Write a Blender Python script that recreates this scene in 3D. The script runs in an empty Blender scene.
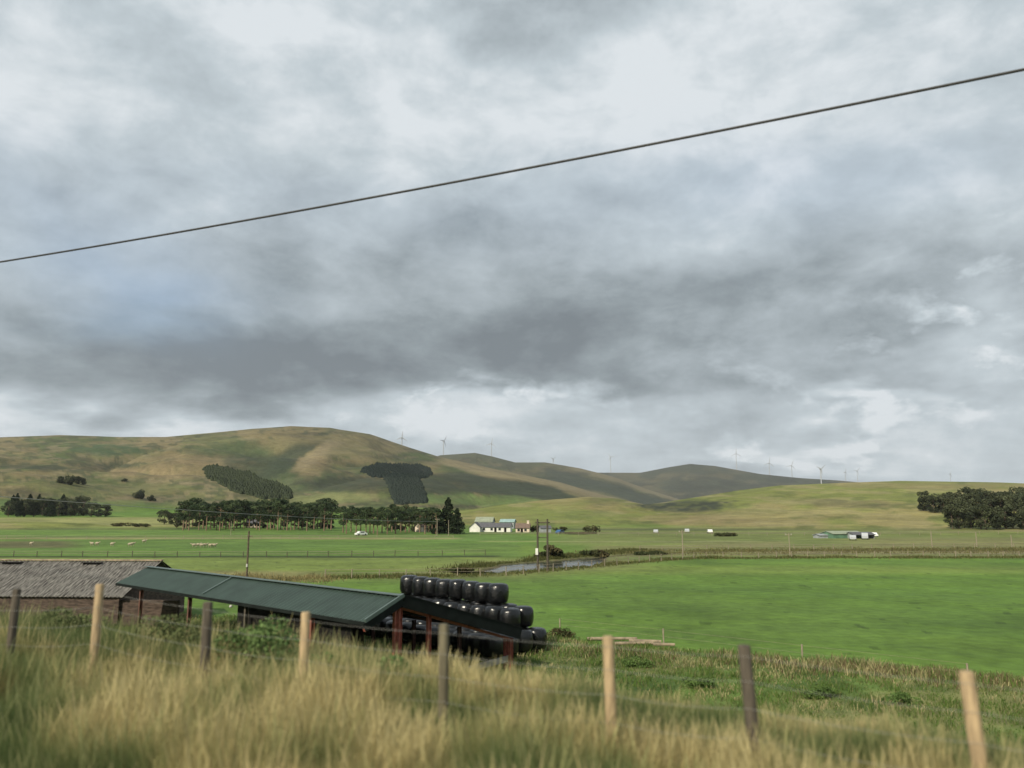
import bpy, bmesh, math, random
import numpy as np
from math import radians, sin, cos, tan, pi
from mathutils import Vector, Matrix
random.seed(7); RNG = np.random.default_rng(11)
SC = bpy.context.scene; COL = SC.collection
F = 800.0; H = 8.2; TH = math.atan(128/800)
CT, ST = cos(TH), sin(TH)

# ------------------------------------------------------------------ geometry of the view
def ray(x, y):
    dx = (x-512)/F; dy = (384-y)/F
    return dx, CT-dy*ST, ST+dy*CT
def at(x, y, D):
    a, b, c = ray(x, y); return Vector((a*D/b, D, H+c*D/b))
def atz(x, y, z):
    a, b, c = ray(x, y); k = (z-H)/c; return Vector((a*k, b*k, z))
def to_px(X, Y, Z):
    Z = Z-H
    d = np.maximum(Y*CT+Z*ST, 1e-3); up = -Y*ST+Z*CT
    return 512+F*X/d, 384-F*up/d

# ------------------------------------------------------------------ noise
def _h(i, j, s):
    n = (i.astype(np.int64)*374761393 + j.astype(np.int64)*668265263 + s*974634777) & 0x7fffffff
    n = ((n ^ (n >> 13))*1274126177) & 0x7fffffff
    n = n ^ (n >> 16)
    return (n & 0xffff)/65535.0
def vnoise(x, y, s=0):
    x = np.asarray(x, float); y = np.asarray(y, float)
    i = np.floor(x); j = np.floor(y); fx = x-i; fy = y-j
    fx = fx*fx*fx*(fx*(fx*6-15)+10); fy = fy*fy*fy*(fy*(fy*6-15)+10)
    i = i.astype(np.int64); j = j.astype(np.int64)
    a = _h(i, j, s); b = _h(i+1, j, s); c = _h(i, j+1, s); d = _h(i+1, j+1, s)
    return (a+(b-a)*fx)*(1-fy)+(c+(d-c)*fx)*fy
def fbm(x, y, s=0, o=4):
    t = 0; a = 1; n = 0
    for k in range(o):
        t = t+a*vnoise(x*2**k+17*k, y*2**k-31*k, s+k); n += a; a *= .5
    return t/n
def sstep(a, b, x):
    t = np.clip((x-a)/(b-a), 0, 1); return t*t*(3-2*t)

# ------------------------------------------------------------------ terrain
TX, TY = -0.896, 0.445          # direction of the railway
NX, NY = 0.445, 0.896           # away from the railway
def prof(pts):
    A = []; Zs = []
    for x, y in pts:
        a, b, c = ray(x, y); A.append(math.atan2(a, b)); Zs.append(c/b)
    return np.array(A), np.array(Zs)
LAYERS = [  # profile, ridge distance, foot distance, fall length
    (prof([(-500, 468), (-200, 445), (-60, 440), (0, 438), (60, 436), (120, 438), (165, 438), (205, 434.5), (250, 430), (290, 428), (330, 430), (370, 436), (410, 449), (440, 458), (500, 471), (560, 483), (600, 495), (645, 505), (690, 514), (760, 520), (1500, 520)]), 2300, 560, 1500),
    (prof([(-500, 520), (330, 520), (400, 470), (440, 456), (475, 453.5), (492, 457), (515, 463), (545, 463), (580, 469), (612, 477), (645, 489), (680, 500), (740, 512), (1500, 520)]), 3700, 2300, 1500),
    (prof([(-500, 520), (440, 520), (540, 476), (590, 473), (640, 473), (668, 467.5), (690, 464), (715, 466), (760, 474), (800, 478), (840, 480.5), (880, 484), (960, 487), (1100, 490), (1500, 500)]), 5000, 3300, 1600),
    (prof([(-500, 520), (420, 520), (460, 515), (500, 509), (540, 504), (590, 499.5), (618, 501), (645, 507), (690, 513), (760, 520), (1500, 520)]), 800, 380, 700),
    (prof([(-500, 520), (560, 520), (620, 508), (660, 504), (700, 497), (740, 490), (780, 485), (840, 482.5), (900, 480.5), (1000, 482), (1100, 486), (1500, 500)]), 1150, 330, 900),
]
RIV = [atz(*p, 0.0) for p in ((430, 574.5), (480, 573), (515, 568), (545, 565), (575, 561), (600, 557), (640, 553.5), (700, 552))]
RIVW = [.6, 1.2, 4.0, 7.2, 5.2, 1.2, .6, .6]
def river_d(X, Y):
    best = np.full(np.shape(X), 1e9)
    for k in range(len(RIV)-1):
        a, b = RIV[k], RIV[k+1]
        dx, dy = b.x-a.x, b.y-a.y
        t = np.clip(((X-a.x)*dx+(Y-a.y)*dy)/(dx*dx+dy*dy), 0, 1)
        d = np.hypot(X-a.x-t*dx, Y-a.y-t*dy)-(RIVW[k]+(RIVW[k+1]-RIVW[k])*t)
        best = np.minimum(best, d)
    return best
WIN = [None]
def zfun(X, Y, win=False):
    X = np.asarray(X, float); Y = np.asarray(Y, float)
    az = np.arctan2(X, Y); rho = np.hypot(X, Y)
    z = np.zeros_like(rho)
    z += 0.5*(fbm(X/45, Y/45, 3)-.5)*sstep(60, 120, rho)
    z += 3.5*sstep(430, 700, rho)*(1-sstep(0.0, .35, az))
    ez = np.zeros_like(rho); wi = np.full(rho.shape, -1)
    for n, ((A, Z), R, R0, FL) in enumerate(LAYERS):
        t = np.clip((rho-R0)/(R-R0), 0, 1)
        tt = np.linspace(0, 1, 200); g = lambda q: .42*q+.58*(q*q*(3-2*q))
        hz = np.interp(az, A, Z)
        e = sstep(0, .15, t)*(1-.95*sstep(.5, .93, t))
        k = ((g(tt))/(R0+tt*(R-R0))).max()*R
        hi = np.maximum(H+R*cos(0)*np.cos(np.clip(az, -1.2, 1.2))*hz, -6)
        h = hi/k*g(t)*(1-sstep(0, 1, (rho-R)/FL)*.9)
        if n == 0:   # gullies and spurs running down the big hill
            w = fbm(X/420, Y/420, 21, 3)
            gul = np.abs(vnoise(X/330+w*2.2, Y/900+w, 5)-.5)*2
            h = h + e*(30*(gul-.45)+34*(fbm(X/500, Y/500, 9, 4)-.5)+22*(fbm(X/150, Y/150, 10, 3)-.5))*np.clip(hi/120, 0, 1)
        elif n == 1: h = h+e*50*(fbm(X/600, Y/600, 33, 3)-.5)
        elif n == 2: h = h+e*40*(fbm(X/700, Y/700, 43, 3)-.5)
        else:        h = h+e*(9*(fbm(X/130, Y/130, 50+n, 3)-.5))
        wi = np.where((h > ez) & (h > .4), n, wi); ez = np.maximum(ez, h)
    if win: WIN[0] = (wi, ez)
    z = z+ez
    v = X*NX+Y*NY
    bank = 5.45*(1-sstep(9.8, 25, v)*.97-.03*sstep(20, 60, v))*sstep(-40, -14, v)
    bank = bank+.12*(fbm(X/3, Y/3, 71)-.5)+.25*(fbm(X/9, Y/9, 72)-.5)*sstep(12, 20, v)*(1-sstep(44, 60, v))
    bank = bank + .28*sstep(8, 16, -X)*(1-sstep(10, 14, v))
    z = z+bank*(1-sstep(60, 110, v))
    rd = river_d(X, Y)
    z = z-1.0*(1-sstep(-2.2, .5, rd))*(rho < 400)
    return z
def zf(x, y): return float(zfun(np.array([x]), np.array([y]))[0])
def hit(x, y, d0=60, d1=7000, nst=2500):
    a, b, c = ray(x, y); D = np.geomspace(d0, d1, nst)
    X = a/b*D; Zr = H+c/b*D; g = zfun(X, D)
    k = np.where(g >= Zr)[0]
    i = k[0] if len(k) else len(D)-1
    return Vector((X[i], D[i], float(g[i])))

# ------------------------------------------------------------------ materials
M = {}
def nodes(name):
    m = bpy.data.materials.new(name); m.use_nodes = True
    nt = m.node_tree; nt.nodes.clear()
    return m, nt, nt.nodes.new, nt.links.new
def simple(name, col, rough=.8, var=.25, scale=3.0, bump=.0, metal=0, col2=None, spec=.5, stretch=(1, 1, 1), detail=6):
    m, nt, N, L = nodes(name)
    o = N('ShaderNodeOutputMaterial'); p = N('ShaderNodeBsdfPrincipled'); L(p.outputs[0], o.inputs[0])
    tc = N('ShaderNodeTexCoord'); mp = N('ShaderNodeMapping'); mp.inputs['Scale'].default_value = stretch
    L(tc.outputs['Object'], mp.inputs[0])
    n = N('ShaderNodeTexNoise'); n.inputs['Scale'].default_value = scale; n.inputs['Detail'].default_value = detail
    L(mp.outputs[0], n.inputs['Vector'])
    r = N('ShaderNodeValToRGB'); L(n.outputs[0], r.inputs[0])
    c2 = col2 or tuple(c*(1+var) for c in col); c1 = col if col2 else tuple(c*(1-var) for c in col)
    r.color_ramp.elements[0].position = .35; r.color_ramp.elements[1].position = .65
    r.color_ramp.elements[0].color = (*c1, 1); r.color_ramp.elements[1].color = (*c2, 1)
    L(r.outputs[0], p.inputs['Base Color'])
    p.inputs['Roughness'].default_value = rough; p.inputs['Metallic'].default_value = metal
    p.inputs['Specular IOR Level'].default_value = spec
    if bump:
        b = N('ShaderNodeBump'); b.inputs['Strength'].default_value = bump; b.inputs['Distance'].default_value = .03
        L(n.outputs[0], b.inputs['Height']); L(b.outputs[0], p.inputs['Normal'])
    M[name] = m; return m
def attr_mat(name, transl=0.0, nscale=None, rough=.9, bumps=()):
    m, nt, N, L = nodes(name)
    o = N('ShaderNodeOutputMaterial'); a = N('ShaderNodeAttribute'); a.attribute_name = 'tone'
    colr = a.outputs['Color']
    tc = N('ShaderNodeTexCoord')
    if nscale:
        for sc, lo, hi, st in nscale:
            mp = N('ShaderNodeMapping'); mp.inputs['Scale'].default_value = st; L(tc.outputs['Object'], mp.inputs[0])
            n = N('ShaderNodeTexNoise'); n.inputs['Scale'].default_value = sc; n.inputs['Detail'].default_value = 7; n.inputs['Roughness'].default_value = .62
            L(mp.outputs[0], n.inputs['Vector'])
            mr = N('ShaderNodeMapRange'); mr.inputs[1].default_value = .32; mr.inputs[2].default_value = .68
            mr.inputs[3].default_value = lo; mr.inputs[4].default_value = hi; L(n.outputs[0], mr.inputs[0])
            vm = N('ShaderNodeVectorMath'); vm.operation = 'SCALE'; L(colr, vm.inputs[0]); L(mr.outputs[0], vm.inputs['Scale'])
            colr = vm.outputs[0]
    if transl:
        d = N('ShaderNodeBsdfDiffuse'); t = N('ShaderNodeBsdfTranslucent'); mx = N('ShaderNodeMixShader'); mx.inputs[0].default_value = transl
        L(colr, d.inputs[0]); L(colr, t.inputs[0]); L(d.outputs[0], mx.inputs[1]); L(t.outputs[0], mx.inputs[2]); L(mx.outputs[0], o.inputs[0])
    else:
        p = N('ShaderNodeBsdfPrincipled'); p.inputs['Roughness'].default_value = rough; p.inputs['Specular IOR Level'].default_value = .15
        L(colr, p.inputs['Base Color']); L(p.outputs[0], o.inputs[0])
        nrm = None
        for sc, dist, strength in bumps:
            n = N('ShaderNodeTexNoise'); n.inputs['Scale'].default_value = sc; n.inputs['Detail'].default_value = 5
            L(tc.outputs['Object'], n.inputs['Vector'])
            b = N('ShaderNodeBump'); b.inputs['Distance'].default_value = dist; b.inputs['Strength'].default_value = strength
            L(n.outputs[0], b.inputs['Height'])
            if nrm: L(nrm, b.inputs['Normal'])
            nrm = b.outputs[0]
        if nrm: L(nrm, p.inputs['Normal'])
    M[name] = m; return m
attr_mat('turf', nscale=[(.9, .80, 1.22, (1, 1, 1)), (.11, .84, 1.18, (1, 1, 1)), (.028, .90, 1.10, (1, 1, 1)), (.007, .84, 1.16, (1, 1, 1))], bumps=[(.02, 16, .5), (1.6, .25, .5), (7, .06, .4)])
attr_mat('blade', transl=.5)
attr_mat('leafage', transl=.18)
simple('bark', (.09, .065, .045), .9, .3, 6, .4)
simple('pine_bark', (.20, .13, .085), .9, .3, 4, .4)
simple('new_timber', (.36, .265, .15), .8, .3, 6, .3, stretch=(6, 6, .6))
simple('old_timber', (.075, .062, .045), .9, .4, 6, .4, stretch=(6, 6, .6))
simple('grey_timber', (.26, .22, .16), .9, .3, 5, .3, stretch=(6, 6, .6))
simple('mossy_timber', (.12, .105, .065), .9, .3, 5, .3, stretch=(6, 6, .6))
simple('wire_steel', (.30, .30, .28), .6, .1, 5)
simple('cable_black', (.035, .033, .03), .6, .2, 4)
simple('shed_green', (.026, .045, .036), .5, .16, 1.2, .0, stretch=(1, 1, .3))
simple('shed_trim', (.085, .12, .11), .45, .15, 1)
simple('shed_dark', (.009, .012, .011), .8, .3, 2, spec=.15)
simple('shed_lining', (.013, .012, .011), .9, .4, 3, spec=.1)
simple('red_steel', (.30, .085, .06), .6, .3, 6)
simple('brown_post', (.115, .05, .035), .75, .3, 6)
simple('concrete', (.34, .31, .26), .9, .15, 2, .2)
simple('brick_old', (.075, .052, .040), .95, .45, 2.5, .5, stretch=(1, 1, 4))
simple('rusty_roof', (.036, .032, .028), .9, .3, 3, col2=(.25, .235, .21), stretch=(9, .5, .5), detail=9)
M['rusty_roof'].node_tree.nodes['Color Ramp'].color_ramp.elements[0].position = .42
M['rusty_roof'].node_tree.nodes['Color Ramp'].color_ramp.elements[1].position = .62
simple('ridge_tile', (.30, .23, .16), .9, .3, 3)
simple('bale_wrap', (.005, .0055, .006), .27, .3, 5, .8, spec=.55, detail=5)
simple('white_wall', (.68, .67, .62), .85, .1, 1)
simple('cream_wall', (.62, .52, .42), .85, .1, 1)
simple('slate', (.09, .09, .10), .8, .25, 2)
simple('brown_roof', (.15, .105, .08), .85, .25, 2)
simple('teal_roof', (.26, .38, .36), .6, .15, 1)
simple('lime_roof', (.25, .28, .20), .7, .15, 1)
simple('green_clad', (.10, .19, .12), .6, .2, 1)
simple('grey_clad', (.28, .30, .31), .6, .15, 1)
simple('dark_glass', (.02, .025, .03), .15, .2, 3)
simple('fleece', (.36, .31, .22), .95, .15, 8)
simple('sheep_face', (.10, .09, .08), .9, .2, 8)
simple('turbine_shaded', (.36, .38, .40), .5, .05, 1)  # white turbines seen in shade, the shade put into this grey
simple('car_white', (.75, .75, .74), .3, .03, 1)
simple('car_blue', (.03, .10, .24), .3, .1, 1)
simple('car_silver', (.40, .42, .44), .3, .05, 1)
simple('rubber', (.02, .02, .02), .8, .1, 3)
simple('insulator', (.5, .48, .45), .4, .1, 3)
simple('log_wood', (.24, .19, .13), .9, .3, 3, .3)
def water_mat():
    m, nt, N, L = nodes('river_water')
    o = N('ShaderNodeOutputMaterial'); p = N('ShaderNodeBsdfPrincipled'); L(p.outputs[0], o.inputs[0])
    p.inputs['Base Color'].default_value = (.03, .035, .035, 1); p.inputs['Roughness'].default_value = .12
    n = N('ShaderNodeTexNoise'); n.inputs['Scale'].default_value = 1.1; n.inputs['Detail'].default_value = 4
    tc = N('ShaderNodeTexCoord'); L(tc.outputs['Object'], n.inputs['Vector'])
    b = N('ShaderNodeBump'); b.inputs['Strength'].default_value = .5; b.inputs['Distance'].default_value = .06
    L(n.outputs[0], b.inputs['Height']); L(b.outputs[0], p.inputs['Normal']); M['river_water'] = m
water_mat()

# ------------------------------------------------------------------ mesh helpers
class MB:
    def __init__(s): s.v = []; s.f = []; s.sm = []
    def add(s, vs, fs, smooth=False):
        o = len(s.v); s.v += [tuple(p) for p in vs]
        for f in fs: s.f.append(tuple(o+i for i in f)); s.sm.append(smooth)
    def box(s, c, d, rot=None):
        c = Vector(c); h = [q/2 for q in d]
        vs = [Vector((x*h[0], y*h[1], z*h[2])) for x in (-1, 1) for y in (-1, 1) for z in (-1, 1)]
        if rot is not None: vs = [rot @ q for q in vs]
        s.add([c+q for q in vs], [(0, 1, 3, 2), (4, 6, 7, 5), (0, 4, 5, 1), (2, 3, 7, 6), (0, 2, 6, 4), (1, 5, 7, 3)])
        return s
    def beam(s, a, b, w, h, up=Vector((0, 0, 1))):
        a = Vector(a); b = Vector(b); d = (b-a); L = d.length; d.normalize()
        x = d.cross(up); x.normalize(); y = x.cross(d)
        vs = [p+x*i*w/2+y*j*h/2 for p in (a, b) for i in (-1, 1) for j in (-1, 1)]
        s.add(vs, [(0, 1, 3, 2), (4, 6, 7, 5), (0, 4, 5, 1), (2, 3, 7, 6), (0, 2, 6, 4), (1, 5, 7, 3)]); return s
    def tube(s, pts, rad, n=8, cap=True):
        pts = [Vector(p) for p in pts]; rs = rad if isinstance(rad, (list, tuple)) else [rad]*len(pts)
        vs = []; fs = []
        for k, p in enumerate(pts):
            d = pts[min(k+1, len(pts)-1)]-pts[max(k-1, 0)]; d.normalize()
            x = d.cross(Vector((0, 0, 1)) if abs(d.z) < .95 else Vector((1, 0, 0))); x.normalize(); y = x.cross(d)
            for i in range(n):
                a = 2*pi*i/n; vs.append(p+x*cos(a)*rs[k]+y*sin(a)*rs[k])
        for k in range(len(pts)-1):
            for i in range(n):
                j = (i+1) % n; fs.append((k*n+i, (k+1)*n+i, (k+1)*n+j, k*n+j))
        s.add(vs, fs, n > 5)
        if cap: s.add(vs[:n], [tuple(range(n))]); s.add(vs[-n:], [tuple(reversed(range(n)))])
        return s
    def ball(s, c, r, nu=10, nv=7, rot=None):
        c = Vector(c); vs = []; fs = []
        for j in range(nv+1):
            ph = pi*j/nv
            for i in range(nu):
                a = 2*pi*i/nu; q = Vector((r[0]*sin(ph)*cos(a), r[1]*sin(ph)*sin(a), r[2]*cos(ph)))
                if rot is not None: q = rot @ q
                vs.append(c+q)
        for j in range(nv):
            for i in range(nu):
                k = (i+1) % nu; fs.append((j*nu+i, (j+1)*nu+i, (j+1)*nu+k, j*nu+k))
        s.add(vs, fs, True); return s
    def lathe(s, c, prof_, n=16):
        c = Vector(c); vs = []; fs = []
        for r, z in prof_:
            for i in range(n):
                a = 2*pi*i/n; vs.append(c+Vector((r*cos(a), r*sin(a), z)))
        for k in range(len(prof_)-1):
            for i in range(n):
                j = (i+1) % n; fs.append((k*n+i, k*n+j, (k+1)*n+j, (k+1)*n+i))
        s.add(vs, fs, True); return s
    def build(s, name, mat, parent=None):
        me = bpy.data.meshes.new(name); me.from_pydata(s.v, [], s.f); me.update()
        me.polygons.foreach_set('use_smooth', s.sm)
        me.materials.append(M[mat] if isinstance(mat, str) else mat)
        o = bpy.data.objects.new(name, me); COL.objects.link(o)
        if parent is not None: o.parent = parent
        return o
def npmesh(name, V, Q, mat, tone=None, smooth=False, parent=None):
    me = bpy.data.meshes.new(name); nv = len(V); nf = len(Q); k = Q.shape[1]
    me.vertices.add(nv); me.vertices.foreach_set('co', np.ascontiguousarray(V, dtype=np.float32).ravel())
    me.loops.add(nf*k); me.loops.foreach_set('vertex_index', np.ascontiguousarray(Q, dtype=np.int32).ravel())
    me.polygons.add(nf); me.polygons.foreach_set('loop_start', np.arange(0, nf*k, k, dtype=np.int32))
    me.polygons.foreach_set('use_smooth', np.full(nf, smooth))
    me.update(calc_edges=True)
    if tone is not None:
        at_ = me.attributes.new('tone', 'FLOAT_COLOR', 'POINT')
        t4 = np.ones((nv, 4), np.float32); t4[:, :3] = tone; at_.data.foreach_set('color', t4.ravel())
    me.materials.append(M[mat]); o = bpy.data.objects.new(name, me); COL.objects.link(o)
    if parent is not None: o.parent = parent
    return o
def tag(o, label=None, cat=None, group=None, kind=None):
    if label: o['label'] = label
    if cat: o['category'] = cat
    if group: o['group'] = group
    if kind: o['kind'] = kind
    return o
def empty(name, loc, rz=0):
    o = bpy.data.objects.new(name, None); COL.objects.link(o); o.location = loc; o.rotation_euler = (0, 0, rz)
    o.empty_display_size = .2; return o
def copy_tree(o, parent=None):
    c = o.copy(); COL.objects.link(c)
    if parent is not None: c.parent = parent
    for ch in list(o.children): copy_tree(ch, c)
    return c
ORD = ['first', 'second', 'third', 'fourth', 'fifth', 'sixth', 'seventh', 'eighth', 'ninth', 'tenth', 'eleventh', 'twelfth', 'thirteenth', 'fourteenth']

# ------------------------------------------------------------------ ground sheet
def hermite(): pass
az = np.concatenate([np.radians(np.arange(-180, -50, 3.0)), np.linspace(radians(-50), radians(50), 1150), np.radians(np.arange(53, 181, 3.0))])
rr = np.concatenate([[.3, 1, 2], np.geomspace(3, 7600, 640)])
A2, R2 = np.meshgrid(az, rr, indexing='ij')
X = R2*np.sin(A2); Y = R2*np.cos(A2); Z = zfun(X, Y, True)
PX, PY = to_px(X, Y, Z)
PX = np.where(Y > 1, PX, -9999)
V = X*NX+Y*NY
def lerp(c, col, m):
    return c+(np.array(col)-c)*m[..., None]
n1 = fbm(X/60, Y/60, 1); n2 = fbm(X/14, Y/14, 2); n3 = fbm(X/220, Y/220, 4); n4 = fbm(PX/26, PY/5.5, 8); n5 = fbm(PX/70, PY/13, 12)
T = np.zeros(X.shape+(3,))+np.array((.092, .163, .030))        # pasture
wob = (fbm(X/25, Y/25, 77)-.5)*5
def band(y0, y1, x0=-1e5, x1=1e5, s=.8, sx=8):
    py = PY+wob*.25
    return sstep(y0-s, y0+s, py)*(1-sstep(y1-s, y1+s, py))*sstep(x0-sx, x0+sx, PX)*(1-sstep(x1-sx, x1+sx, PX))*(R2 > 45)
T = lerp(T, (.125, .185, .038), sstep(.45, .75, n1)*.7)
T = lerp(T, (.080, .15, .03), sstep(.5, .75, n2)*.25)
T = lerp(T, (.15, .195, .045), band(566, 574, 560, 1100, 3, 90)*.6)
T = lerp(T, (.15, .19, .05), band(557, 571, -1e5, 500)*.8)
T = lerp(T, (.23, .20, .09), band(571, 580, -300, 330, 2, 60)*.8)
T = lerp(T, (.10, .165, .04), band(530, 557, -1e5, 520)*.6)
T = lerp(T, (.10, .095, .045), band(541, 548, -300, 75, 1, 20)*.9)
T = lerp(T, (.24, .22, .10), band(537.6, 539.2, -1e5, 460, .5)*.8)
T = lerp(T, (.035, .05, .02), band(555.8, 557.4, -1e5, 500, .5)*.9)
T = lerp(T, (.22, .21, .085), band(517.5, 527, -300, 200, 1)*.8)
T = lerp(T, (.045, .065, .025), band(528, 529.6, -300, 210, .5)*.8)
# right hand middle distance
T = lerp(T, (.15, .15, .06), band(545, 557, 590, 1300, 1.2, 15)*.85)
T = lerp(T, (.10, .085, .045), band(549, 554, 640, 1300, 1.5, 40)*sstep(.4, .6, n2)*.9)
T = lerp(T, (.25, .23, .12), band(551.5, 553, 640, 1300, .5)*.7)
T = lerp(T, (.145, .165, .055), band(527, 545, 560, 1300, 1.5, 40)*.8)
T = lerp(T, (.20, .19, .085), band(541, 546, 700, 1300, 1, 60)*sstep(.4, .6, n5)*.8)
T = lerp(T, (.19, .185, .075), band(538, 547, 850, 1300, 1.5, 40)*.7)
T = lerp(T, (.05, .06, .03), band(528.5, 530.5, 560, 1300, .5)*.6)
T = lerp(T, (.22, .23, .10), band(541, 542, 480, 760, .4)*.6)
# small tussocks and droppings in the big field
tus = (fbm(X/1.3, Y/2.2, 15, 2) > .86)*(V > 52)*(PY > 556)
T = lerp(T, (.02, .035, .012), tus*.45)
# rough ground along the railway
rough = 1-sstep(47.5+wob*.4, 49.0+wob*.4, V)
rc = lerp(np.zeros_like(T)+np.array((.11, .17, .042)), (.17, .18, .07), sstep(.4, .62, fbm(X/5, Y/5, 91)))
rc = lerp(rc, (.05, .085, .022), sstep(.5, .7, fbm(X/3, Y/3, 92))*.8)
T = T+(rc-T)*rough[..., None]
T = lerp(T, (.075, .078, .035), (1-sstep(12, 16, V))*.85)
# river banks
rd = river_d(X, Y)
T = lerp(T, (.15, .16, .06), np.exp(-(np.maximum(rd-1, 0)/7)**2)*(R2 < 400)*.9)
T = lerp(T, (.07, .055, .035), (1-sstep(-.5, .9, rd))*(R2 < 400))
# hills
wi, ezv = WIN[0]
hill = np.where(wi >= 3, sstep(.3, 2.0, ezv), sstep(3, 11, ezv+(fbm(X/60, Y/60, 66)-.5)*8))*(R2 > 330)
hc = np.zeros_like(T)
near = (wi >= 3)
cA = lerp(np.zeros_like(T)+np.array((.150, .168, .045)), (.21, .185, .075), sstep(.42, .66, n5))
cA = lerp(cA, (.085, .105, .03), sstep(.56, .74, n4)*.7)
cA = lerp(cA, (.24, .21, .10), sstep(.56, .70, fbm(PX/40, PY/3.2, 64, 4))*.55)
n6 = fbm(PX/11, PY/3.0, 61, 3); n7 = fbm(PX/130, PY/22, 62, 4)
cB = lerp(np.zeros_like(T)+np.array((.118, .122, .050)), (.170, .142, .070), sstep(.40, .60, n5))
cB = lerp(cB, (.070, .100, .034), sstep(.50, .68, fbm(PX/60, PY/12, 19))*.85)
cB = lerp(cB, (.075, .072, .04), sstep(.56, .70, n4)*.7)
cB = lerp(cB, (.21, .175, .095), sstep(.54, .66, n6)*sstep(.42, .56, n7)*.75)
cB = lerp(cB, (.060, .070, .034), sstep(.57, .66, fbm(PX/9, PY/2.4, 63, 3))*.75)
cB = lerp(cB, (.19, .16, .09), sstep(.60, .68, fbm(PX/16+PY/4, PY/2.2, 67, 3))*.6)
cC = lerp(np.zeros_like(T)+np.array((.048, .056, .034)), (.088, .084, .048), sstep(.45, .62, fbm(PX/45, PY/9, 65)))  # farthest hill: heather tone, its cloud shadow put into the colour too
cC = lerp(cC, (.035, .042, .028), sstep(.5, .66, n4)*.8)
farm = (wi == 2)
mid = (wi == 1)
cB = cB*(.90-.17*sstep(220, 330, PX))[..., None]; cC = cC*.85  # big hill darker from centre rightwards: cloud shadow painted into the colour
hc = np.where(near[..., None], cA, np.where(farm[..., None], cC, np.where(mid[..., None], cB*.55+cC*.45, cB)))
def ell(cx, cy, rx, ry, col, k=1, only=None, soft=.28):
    global hc
    d = np.hypot((PX-cx)/rx, (PY-cy)/ry)+(n4-.5)*.9+(n6-.5)*.8
    m = (1-sstep(1-soft, 1+soft, d))*k
    if only is not None: m = m*only
    hc = lerp(hc, np.array(col), m*(.72+.28*sstep(.35, .6, n6)))
nf = ~near
G = (.052, .074, .032); DK = (.036, .044, .026); TAN = (.175, .135, .073); LG = (.10, .15, .045)
ell(110, 450, 38, 5, (.045, .078, .034), .9, nf); ell(15, 466, 22, 2.5, DK, .7, nf); ell(50, 468, 18, 3, DK, .8, nf); ell(115, 465, 18, 2.5, DK, .6, nf)
ell(240, 455, 45, 14, G, .8, nf); ell(255, 470, 40, 12, DK, .75, nf); ell(300, 480, 55, 16, G, .8, nf); ell(350, 484, 45, 9, DK, .6, nf)
ell(312, 462, 16, 20, TAN, .7, nf); ell(200, 462, 40, 8, TAN, .8, nf); ell(160, 474, 60, 6, TAN, .6, nf); ell(330, 446, 60, 12, (.15, .13, .062), .8, nf)
ell(460, 484, 70, 9, DK, 1, nf); ell(520, 489, 50, 8, DK, 1, nf); ell(345, 483, 50, 7, DK, .8, nf); ell(250, 462, 38, 8, DK, .7, nf); ell(365, 470, 28, 5, G, .6, nf)
ell(480, 500, 80, 5.5, LG, .9, nf & (R2 < 2600)); ell(320, 499, 70, 6, (.14, .155, .06), .8, nf); ell(100, 488, 90, 9, (.085, .105, .035), .6, nf)
ell(60, 505, 120, 5, (.085, .14, .04), .7, nf); ell(490, 478, 30, 4, TAN, .45, nf)
ell(560, 486, 60, 7, DK, .7, mid | nf); ell(590, 497, 60, 5, (.13, .13, .055), .5, nf)
ell(685, 506, 52, 6.5, DK, 1, near); ell(650, 502, 30, 1.2, (.26, .23, .13), .8, near); ell(605, 500, 16, 6, (.08, .09, .04), .5, near); ell(690, 520, 60, 6, (.20, .16, .08), .6, near); ell(830, 503, 22, 4, (.09, .085, .04), .7, near); ell(870, 505, 30, 4, (.09, .085, .04), .6, near)
ell(760, 513, 60, 5, (.21, .19, .08), .6, near); ell(560, 515, 60, 6, (.135, .165, .045), .6, near); ell(930, 486, 80, 3, (.20, .17, .08), .6, near)
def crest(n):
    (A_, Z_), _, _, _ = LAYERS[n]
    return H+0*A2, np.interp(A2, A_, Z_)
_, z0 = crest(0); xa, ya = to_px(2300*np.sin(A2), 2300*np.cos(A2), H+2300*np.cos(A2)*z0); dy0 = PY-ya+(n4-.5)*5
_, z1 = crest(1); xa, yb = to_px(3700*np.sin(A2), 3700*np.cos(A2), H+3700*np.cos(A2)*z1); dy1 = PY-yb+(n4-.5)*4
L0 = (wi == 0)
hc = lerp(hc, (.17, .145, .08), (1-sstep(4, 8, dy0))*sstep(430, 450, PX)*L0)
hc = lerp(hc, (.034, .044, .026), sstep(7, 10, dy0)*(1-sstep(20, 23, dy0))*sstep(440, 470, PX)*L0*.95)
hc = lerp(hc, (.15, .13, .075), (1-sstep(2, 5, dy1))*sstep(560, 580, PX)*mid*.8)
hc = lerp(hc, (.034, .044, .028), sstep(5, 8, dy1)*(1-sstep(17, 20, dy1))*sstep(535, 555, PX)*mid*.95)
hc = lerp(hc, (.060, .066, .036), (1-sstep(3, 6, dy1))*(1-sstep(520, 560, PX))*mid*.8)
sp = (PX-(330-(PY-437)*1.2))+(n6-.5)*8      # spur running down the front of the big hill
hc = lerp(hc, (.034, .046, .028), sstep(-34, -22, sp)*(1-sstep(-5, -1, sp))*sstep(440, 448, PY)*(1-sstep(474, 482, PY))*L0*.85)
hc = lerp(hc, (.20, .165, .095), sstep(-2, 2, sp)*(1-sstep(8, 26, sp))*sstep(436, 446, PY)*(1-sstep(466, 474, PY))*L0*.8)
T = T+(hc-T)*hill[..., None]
T = np.clip(T, .01, 1)
na, nr = X.shape
idx = np.arange(na*nr).reshape(na, nr)
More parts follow.
